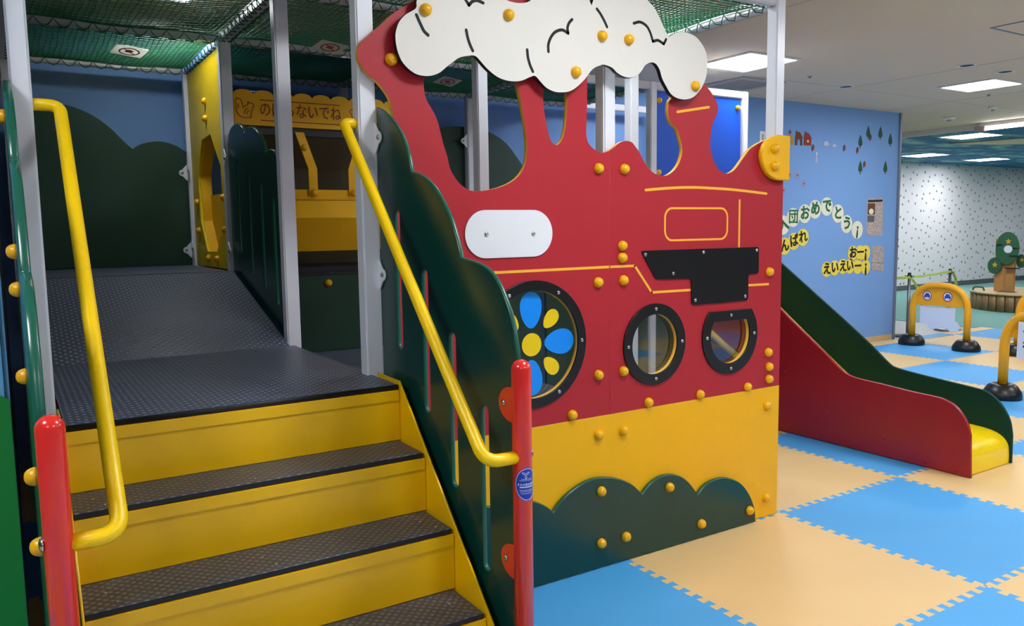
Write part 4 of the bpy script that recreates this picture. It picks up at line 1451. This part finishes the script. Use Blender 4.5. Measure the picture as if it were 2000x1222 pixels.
disc.n = 0
GW = 'cream discs with green letters on the blue wall'
GY = 'yellow discs with black letters on the blue wall'
wd = [('入', 3.99, 1.42, 0.3), ('団', 4.15, 1.50, 0), ('お', 4.34, 1.54, 0), ('め', 4.52, 1.59, 0), ('で', 4.72, 1.62, 0), ('と', 4.92, 1.54, 0), ('う', 5.09, 1.42, -0.1), ('¡', 5.29, 1.35, -0.1)]
ORD = ('first, cut off by the train', 'second, a boxed kanji', 'third', 'fourth', 'fifth and highest', 'sixth', 'seventh', 'last, an upside-down exclamation mark')
for (ch, x, z, tl), od in zip(wd, ORD):
    disc(ch, x, z, 'w', 'cream disc with green letter in the arched row, ' + od, GW, tl)
for ch, x, z, od in (('が', 3.87, 1.14, 'first, almost hidden'), ('ん', 4.02, 1.19, 'second'), ('ば', 4.17, 1.24, 'third'), ('れ', 4.32, 1.28, 'last and highest')):
    disc(ch, x, z, 'y', 'yellow disc in the rising row beside the red train, ' + od, GY, 0.15, 0.094)
for ch, x, z, lb in (('お', 5.22, 1.08, 'yellow disc with black letter starting the short upper row'), ('ー', 5.36, 1.08, 'yellow disc with a black dash in the short upper row'),
                     ('¡', 5.46, 1.08, 'yellow disc with upside-down exclamation mark in the short upper row'),
                     ('え', 4.75, 0.91, 'yellow disc with black letter starting the lowest row'), ('い', 4.89, 0.92, 'yellow disc with black letter, second in the lowest row'),
                     ('え', 5.04, 0.93, 'yellow disc with black letter, third in the lowest row'), ('い', 5.17, 0.93, 'yellow disc with black letter, fourth in the lowest row'),
                     ('ー', 5.32, 0.92, 'yellow disc with a black dash in the lowest row'), ('¡', 5.47, 0.91, 'yellow disc with upside-down exclamation mark ending the lowest row')):
    disc(ch, x, z, 'y', lb, GY, 0.0, 0.088)


def paper_tree(x, z, label):
    t = thing('tree_cutout', label, 'paper tree', (x, WY, z), 'paper trees on the blue wall')
    plate('crown', [curve_pts([(x, z + 0.13), (x + 0.02, z + 0.09), (x + 0.036, z + 0.04), (x + 0.03, z + 0.01), (x, z), (x - 0.03, z + 0.01), (x - 0.036, z + 0.04), (x - 0.02, z + 0.09)])], 'Y', WY - 0.004, 0.004, 'tree_green', t)
    plate('trunk', [[(x - 0.006, z - 0.025), (x + 0.006, z - 0.025), (x + 0.005, z + 0.01), (x - 0.005, z + 0.01)]], 'Y', WY - 0.0035, 0.0035, 'brown', t)


paper_tree(5.445, 2.425, 'green paper tree at the top left of the paper tree ring')
paper_tree(5.68, 2.43, 'green paper tree at the top right of the paper tree ring')
paper_tree(5.88, 2.36, 'green paper tree nearest the right edge of the blue wall')
paper_tree(5.30, 2.315, 'green paper tree at the left middle of the paper tree ring')
paper_tree(5.315, 2.02, 'green paper tree at the bottom left of the paper tree ring')
paper_tree(5.80, 2.03, 'green paper tree at the bottom right of the paper tree ring')
t = thing('house_cutout', 'straw coloured paper house with a flower on top', 'paper house', (4.07, WY, 2.28), 'paper houses on the blue wall')
plate('wall', [[(4.015, 2.28), (4.05, 2.28), (4.055, 2.34), (4.085, 2.34), (4.09, 2.28), (4.13, 2.28), (4.115, 2.36), (4.10, 2.385), (4.04, 2.385), (4.025, 2.36)]], 'Y', WY - 0.004, 0.004, 'straw', t)
plate('flower', [[(4.068 + (0.028 if k % 2 else 0.014) * math.cos(k * PI / 5), 2.415 + (0.028 if k % 2 else 0.014) * math.sin(k * PI / 5)) for k in range(10)]], 'Y', WY - 0.005, 0.004, 'print_red', t)
t = thing('house_cutout', 'brown paper house with an arched door, middle of the three', 'paper house', (4.21, WY, 2.28), 'paper houses on the blue wall')
plate('wall', [[(4.155, 2.28), (4.19, 2.28), (4.192, 2.325), (4.205, 2.345), (4.225, 2.345), (4.238, 2.325), (4.24, 2.28), (4.272, 2.28), (4.272, 2.365), (4.225, 2.42), (4.185, 2.42), (4.185, 2.432), (4.165, 2.432), (4.165, 2.40), (4.155, 2.37)]], 'Y', WY - 0.004, 0.004, 'brown', t)
plate('roof_edge', [ribbon([(4.272, 2.365), (4.225, 2.42), (4.185, 2.42)], 0.008)], 'Y', WY - 0.006, 0.003, 'brick', t)
t = thing('house_cutout', 'brick red paper house with a round window, right of the three', 'paper house', (4.36, WY, 2.28), 'paper houses on the blue wall')
plate('wall', [[(4.30, 2.285), (4.42, 2.285), (4.425, 2.37), (4.375, 2.42), (4.33, 2.425), (4.33, 2.435), (4.31, 2.435), (4.31, 2.41), (4.30, 2.38)]], 'Y', WY - 0.004, 0.004, 'brick', t)
plate('round_window', [circle(4.365, 2.33, 0.014, n=16)], 'Y', WY - 0.005, 0.002, 'disc_white', t)
for x, z, lb in ((4.451, 2.265, 'brown paper leaf right of the brick red house'), (5.003, 2.284, 'brown paper leaf in the middle of the wall'), (5.247, 2.269, 'larger brown paper leaf left of the tree ring'),
                 (5.386, 2.112, 'reddish paper leaf beside the bottom left tree'), (5.484, 2.423, 'small brown paper leaf by the top left tree')):
    t = thing('leaf_cutout', lb, 'paper leaf', (x, WY, z), 'paper leaves on the blue wall')
    plate('blade', [curve_pts([(x - 0.01, z - 0.04), (x + 0.018, z - 0.02), (x + 0.024, z + 0.015), (x + 0.008, z + 0.038), (x - 0.014, z + 0.02), (x - 0.02, z - 0.01)])], 'Y', WY - 0.004, 0.004, 'brown', t)
    plate('stalk', [ribbon([(x - 0.009, z - 0.04), (x + 0.01, z + 0.034)], 0.004)], 'Y', WY - 0.005, 0.002, 'brick', t)
for x, z, s, lb in ((4.688, 2.316, 1.0, 'larger pale paper cloud on the blue wall'), (4.827, 2.301, 0.75, 'smaller pale paper cloud on the blue wall')):
    t = thing('cloud_cutout', lb, 'paper cloud', (x, WY, z), 'paper clouds on the blue wall')
    plate('card', [curve_pts([(x + u * s, z + v * s) for u, v in ((-0.05, -0.01), (-0.035, 0.02), (-0.012, 0.028), (0.015, 0.024), (0.035, 0.014), (0.052, 0.0), (0.03, -0.014), (0.0, -0.02), (-0.03, -0.022))])], 'Y', WY - 0.003, 0.003, 'cloud_card', t)
t = thing('lighthouse_cutout', 'pale paper lighthouse on the blue wall below the clouds', 'paper lighthouse', (4.517, WY, 2.107))
plate('tower', [[(4.489, 2.107), (4.549, 2.107), (4.534, 2.118), (4.528, 2.19), (4.508, 2.19), (4.502, 2.118)]], 'Y', WY - 0.003, 0.003, 'cloud_card', t)
plate('lantern', [[(4.506, 2.191), (4.530, 2.191), (4.528, 2.21), (4.518, 2.222), (4.508, 2.21)]], 'Y', WY - 0.004, 0.003, 'disc_white', t)
for x, z, lb in ((4.079, 1.962, 'pale pink paper flower ring beside the corner pad'), (4.203, 1.958, 'pale grey paper flower ring, second from the corner pad'),
                 (4.317, 1.869, 'pale pink paper flower ring, rightmost and lowest pair'), (3.982, 1.793, 'pale pink paper flower ring touching the red train edge')):
    t = thing('flower_cutout', lb, 'paper flower', (x, WY, z), 'paper flower rings on the blue wall')
    plate('petals', [[(x + (0.034 + 0.008 * math.cos(5 * a)) * math.cos(a), z + (0.034 + 0.008 * math.cos(5 * a)) * math.sin(a)) for a in [2 * PI * k / 40 for k in range(40)]], circle(x, z, 0.018, n=16)], 'Y', WY - 0.003, 0.003, 'pink', t)
    plate('centre', [circle(x, z, 0.009, n=12)], 'Y', WY - 0.003, 0.003, 'brick', t)
t = thing('newspaper_clipping', 'tall newspaper clipping with two photos on the blue wall', 'clipping', (5.62, WY, 1.28))
plate('sheet', [[(5.468, 1.29), (5.785, 1.275), (5.775, 1.725), (5.464, 1.715)]], 'Y', WY - 0.003, 0.003, 'news', t)
plate('headline', [[(5.48, 1.672), (5.762, 1.68), (5.762, 1.706), (5.48, 1.698)]], 'Y', WY - 0.0038, 0.001, 'ink', t)
plate('photo', [[(5.478, 1.53), (5.62, 1.53), (5.62, 1.66), (5.478, 1.66)]], 'Y', WY - 0.0038, 0.001, 'brown', t)
plate('photo_figure', [circle(5.548, 1.565, 0.045, 0.033, 20)], 'Y', WY - 0.0046, 0.001, 'disc_white', t)
plate('photo', [[(5.478, 1.44), (5.615, 1.44), (5.615, 1.515), (5.478, 1.515)]], 'Y', WY - 0.0038, 0.001, 'baseboard', t)
t = thing('newspaper_clipping', 'short newspaper clipping beside the yellow letter discs', 'clipping', (5.71, WY, 0.85))
plate('sheet', [[(5.598, 0.865), (5.833, 0.848), (5.82, 1.153), (5.594, 1.157)]], 'Y', WY - 0.003, 0.003, 'news', t)
plate('column_rule', [ribbon([(5.6, 0.955), (5.825, 0.945)], 0.005)], 'Y', WY - 0.0036, 0.001, 'baseboard', t)
t = thing('wall_switch', 'small white switch plate on the blue wall above the corner pad', 'switch', (3.63, WY, 2.3))
box('cover', (3.585, WY - 0.012, 2.28), (3.665, WY, 2.40), 'plate_white', t, 0.003)
box('rocker', (3.61, WY - 0.016, 2.31), (3.64, WY - 0.0115, 2.37), 'vent', t, 0.002)


# ------------------------------------------------------------------ yellow arches
def arch(x, y0, y1, h, label, kind):
    ym, w = (y0 + y1) / 2, abs(y1 - y0) / 2
    t = thing('barrier_arch', label, 'arch', (x, ym, 0), 'yellow tube barrier arches')
    s = 0.0365
    hb = h - s
    R = w * 0.92
    pts = [(x, ym + w, 0.10), (x, ym + w, hb - 0.30)]
    for k in range(1, 16):
        a = PI * k / 16
        pts.append((x, ym + w * (abs(math.cos(a)) ** 0.75) * (1 if math.cos(a) > 0 else -1), hb - 0.30 + 0.30 * math.sin(a) ** 0.8))
    pts += [(x, ym - w, hb - 0.30), (x, ym - w, 0.10)]
    tube('tube', pts, s, 'arch', t, 16)
    for yy in (ym + w, ym - w):
        o = put('foot', lathe_mesh('foot', [(0.142, 0), (0.144, 0.03), (0.138, 0.055), (0.105, 0.105), (0.085, 0.118), (0.046, 0.12), (0.044, 0.11)], 32), 'arch_base', t)
        o.matrix_basis = Matrix.Translation((x, yy, 0))
    return t, ym, w, hb


def inner_arch(ym, w, hb, z0):
    out = [(ym + w * 0.99, z0)]
    if z0 < hb - 0.30:
        out.append((ym + w * 0.99, hb - 0.30))
    for k in range(1, 16):
        a = PI * k / 16
        z = hb - 0.30 + 0.30 * math.sin(a) ** 0.8
        if z > z0:
            out.append((ym + w * (abs(math.cos(a)) ** 0.75) * (1 if math.cos(a) > 0 else -1), z))
    out.append((ym - w * 0.99, z0))
    return out


t, ym, w, hb = arch(5.80, 2.22, 2.86, 0.745, 'yellow arch with two no-car signs in front of the stanchions', 'a')
plate('infill_board', [inner_arch(ym, w, hb, 0.475)], 'X', 5.792, 0.012, 'arch', t)
for y in (2.684, 2.446):
    sgn = plate('no_car_sign', [circle(y, 0.587, 0.056, n=32)], 'X', 5.7895, 0.0025, 'paper', t)
    plate('red_rim', [circle(y, 0.587, 0.056, n=32), circle(y, 0.587, 0.047, n=32)], 'X', 5.7885, 0.001, 'sign_red', sgn)
    plate('car_symbol', [[(y + u * 0.01, 0.587 + v * 0.01) for u, v in ((-3.4, -2.6), (-2, -2.6), (-1.6, -1.6), (1.6, -1.6), (2, -2.6), (3.4, -2.6), (3.6, 0.2), (2.6, 1.0), (1.7, 3.0), (-1.7, 3.0), (-2.6, 1.0), (-3.6, 0.2))]], 'X', 5.7885, 0.001, 'sign_blue', sgn)
ps = plate('hanging_sign', [curve_pts([(2.77, 0.465), (2.77, 0.262), (2.68, 0.252), (2.655, 0.215), (2.60, 0.205), (2.555, 0.235), (2.45, 0.225), (2.40, 0.19), (2.33, 0.195), (2.30, 0.25), (2.325, 0.30), (2.36, 0.32), (2.36, 0.465)], True, 3)], 'X', 5.80, 0.004, 'paper', t)
t, ym, w, hb = arch(3.6, 0.10, 0.74, 0.745, 'yellow arch with a Japanese stop sign, nearest at the right edge', 'b')
plate('infill_board', [inner_arch(ym, w, hb, 0.50)], 'X', 3.592, 0.012, 'arch', t)
sb_ = plate('stop_sign', [[(0.625, 0.345), (0.40, 0.335), (0.40, 0.628), (0.62, 0.638)]], 'X', 3.555, 0.004, 'paper', t)
lettering('lettering', '止\nま\nれ\n!', 0.078, (3.5535, 0.545, 0.487), '-X', 'ink', t, 0.03, 0.0, 0.85)
t, ym, w, hb = arch(5.92, 1.10, 1.745, 0.745, 'yellow arch half hidden behind the nearer arch at the right edge', 'c')
plate('infill_board', [inner_arch(ym, w, hb, 0.475)], 'X', 5.912, 0.012, 'arch', t)


# ------------------------------------------------------------------ stanchions with streamer
def stanchion(x, y, h, label):
    t = thing('stanchion', label, 'stanchion', (x, y, 0), 'grey stanchions by the blue wall')
    o = put('base', lathe_mesh('base', [(0.17, -0.011), (0.17, 0.004), (0.15, 0.014), (0.03, 0.022), (0.02, 0.03), (0, 0.031)], 32), 'tube_steel', t)
    o.matrix_basis = Matrix.Translation((x, y, 0))
    tube('pole', [(x, y, 0.02), (x, y, h - 0.06)], 0.019, 'tube_steel', t, 14)
    o = put('collar', lathe_mesh('collar', [(0.02, 0), (0.03, 0.005), (0.03, 0.03), (0.022, 0.036), (0.022, 0.058), (0.012, 0.066), (0, 0.068)], 20), 'arch_base', t)
    o.matrix_basis = Matrix.Translation((x, y, h - 0.065))
    for s in (-1, 1):
        tube('hook', [(x, y + s * 0.028, h - 0.045), (x, y + s * 0.05, h - 0.05), (x, y + s * 0.058, h - 0.035)], 0.005, 'arch_base', t, 6)
    return t


stanchion(6.455, 3.315, 0.80, 'grey stanchion pole nearest the blue wall edge')
stanchion(7.42, 3.34, 0.81, 'grey stanchion pole standing behind the yellow arch')
t = thing('streamer', 'yellow-green frilled streamer strung between the stanchions', 'streamer', (6.9, 3.33, 0.7))


def frill(name, pts, wdt, par):
    bm = bmesh.new()
    P = [Vector(p) for p in pts]
    rows = []
    N = 60
    for i in range(N + 1):
        f = i / N * (len(P) - 1)
        k = min(int(f), len(P) - 2)
        c = P[k].lerp(P[k + 1], f - k)
        d = (P[k + 1] - P[k]).normalized()
        up = Vector((0, 0, 1)) if abs(d.z) < 0.7 else Vector((0, -1, 0))
        sd = d.cross(up).normalized()
        ww = wdt * (0.75 + 0.25 * math.sin(i * 2.3))
        rows.append([bm.verts.new(c + up * ww * s + sd * 0.012 * math.sin(i * 1.9 + s * 2)) for s in (-1, 0, 1)])
    for a, b in zip(rows[:-1], rows[1:]):
        for k in range(2):
            bm.faces.new((a[k], a[k + 1], b[k + 1], b[k]))
    return put(name, from_bm(bm, name), 'streamer', par)


frill('swag', [(6.1, 3.30, 0.745), (6.455, 3.30, 0.74)], 0.02, t)
frill('swag', [(6.455, 3.30, 0.74), (6.8, 3.305, 0.745), (7.2, 3.315, 0.765), (7.42, 3.32, 0.775)], 0.02, t)
frill('loose_end', [(6.46, 3.28, 0.72), (6.5, 3.22, 0.60), (6.5, 3.18, 0.45), (6.52, 3.14, 0.30), (6.55, 3.1, 0.2)], 0.028, t)
frill('loose_end', [(7.42, 3.30, 0.76), (7.43, 3.27, 0.68), (7.43, 3.25, 0.55)], 0.026, t)

# ------------------------------------------------------------------ round wooden play table with a board tree
TX, TY, TR = 11.0, 3.95, 0.9
t = thing('play_table', 'round wood slatted play table with a board tree', 'play table', (TX, TY, 0))
NS = 40
for k in range(NS):
    a0, a1 = 2 * PI * k / NS + 0.012, 2 * PI * (k + 1) / NS - 0.012
    loop = [(TX + r * math.cos(a), TY + r * math.sin(a)) for r, a in ((TR, a0), (TR, (a0 + a1) / 2), (TR, a1), (TR - 0.03, a1), (TR - 0.03, a0))]
    plate('slat', [loop], 'Z', 0.262, 0.266, 'slat', t)
plate('drum', [circle(TX, TY, TR - 0.031, n=40)], 'Z', 0.262, 0.266, 'slat', t)
plate('table_top', [circle(TX, TY, TR + 0.015, n=64)], 'Z', 0.285, 0.022, 'wood', t)
QX, QY = 10.72, 4.27
box('trunk', (QX - 0.05, QY - 0.02, 0.285), (QX + 0.02, QY + 0.15, 1.14), 'trunk', t, 0.004)
box('trunk', (QX - 0.07, QY - 0.16, 0.285), (QX + 0.0, QY - 0.03, 0.95), 'trunk', t, 0.004)


def crown(y, z, ry, rz, x, name='leaf_board'):
    o = plate(name, [circle(y, z, ry, rz, 36)], 'X', x, 0.03, ['crown', 'crown'], t, 0.004)
    return o


c1 = crown(QY - 0.06, 0.99, 0.18, 0.265, QX - 0.11)
c2 = crown(QY + 0.13, 0.70, 0.11, 0.135, QX - 0.10)
c3 = crown(QY - 0.21, 0.78, 0.07, 0.11, QX + 0.03)
plate('label_disc', [circle(QY - 0.08, 0.975, 0.065, 0.062, 24)], 'X', QX - 0.114, 0.003, 'paper', t)


def star(y, z, r, x, par):
    plate('star', [[(y + (r if k % 2 == 0 else r * 0.45) * math.sin(k * PI / 5), z + (r if k % 2 == 0 else r * 0.45) * math.cos(k * PI / 5)) for k in range(10)]], 'X', x, 0.006, 'star', par)


star(QY - 0.08, 1.10, 0.05, QX - 0.117, c1)
star(QY + 0.12, 0.715, 0.05, QX - 0.107, c2)
star(QY - 0.23, 0.80, 0.04, QX + 0.022, c3)
for y0, y1, z in ((QY - 0.26, QY - 0.1, 0.86), (QY + 0.1, QY + 0.02, 1.04), (QY - 0.23, QY - 0.15, 0.985)):
    box('branch_slot', (QX - 0.125, min(y0, y1), z), (QX - 0.10, max(y0, y1), z + 0.014), 'dark_hole', t)
box('shelf', (QX - 0.14, QY - 0.24, 0.66), (QX - 0.06, QY - 0.05, 0.675), 'dark_hole', t)
tube('handle', fillet([(QX - 0.2, QY + 0.41, 0.285), (QX - 0.2, QY + 0.39, 0.345), (QX - 0.2, QY + 0.24, 0.345), (QX - 0.2, QY + 0.22, 0.285)], 0.05), 0.014, 'crown', t, 8)
box('leaf_mat', (QX - 0.25, QY - 0.25, 0.2855), (QX - 0.1, QY + 0.0, 0.292), 'crown', t, 0.002)
plate('cup_ring', [circle(10.9, 3.45, 0.1, n=24), circle(10.9, 3.45, 0.06, n=24)], 'Z', 0.30, 0.0145, 'trunk', t)
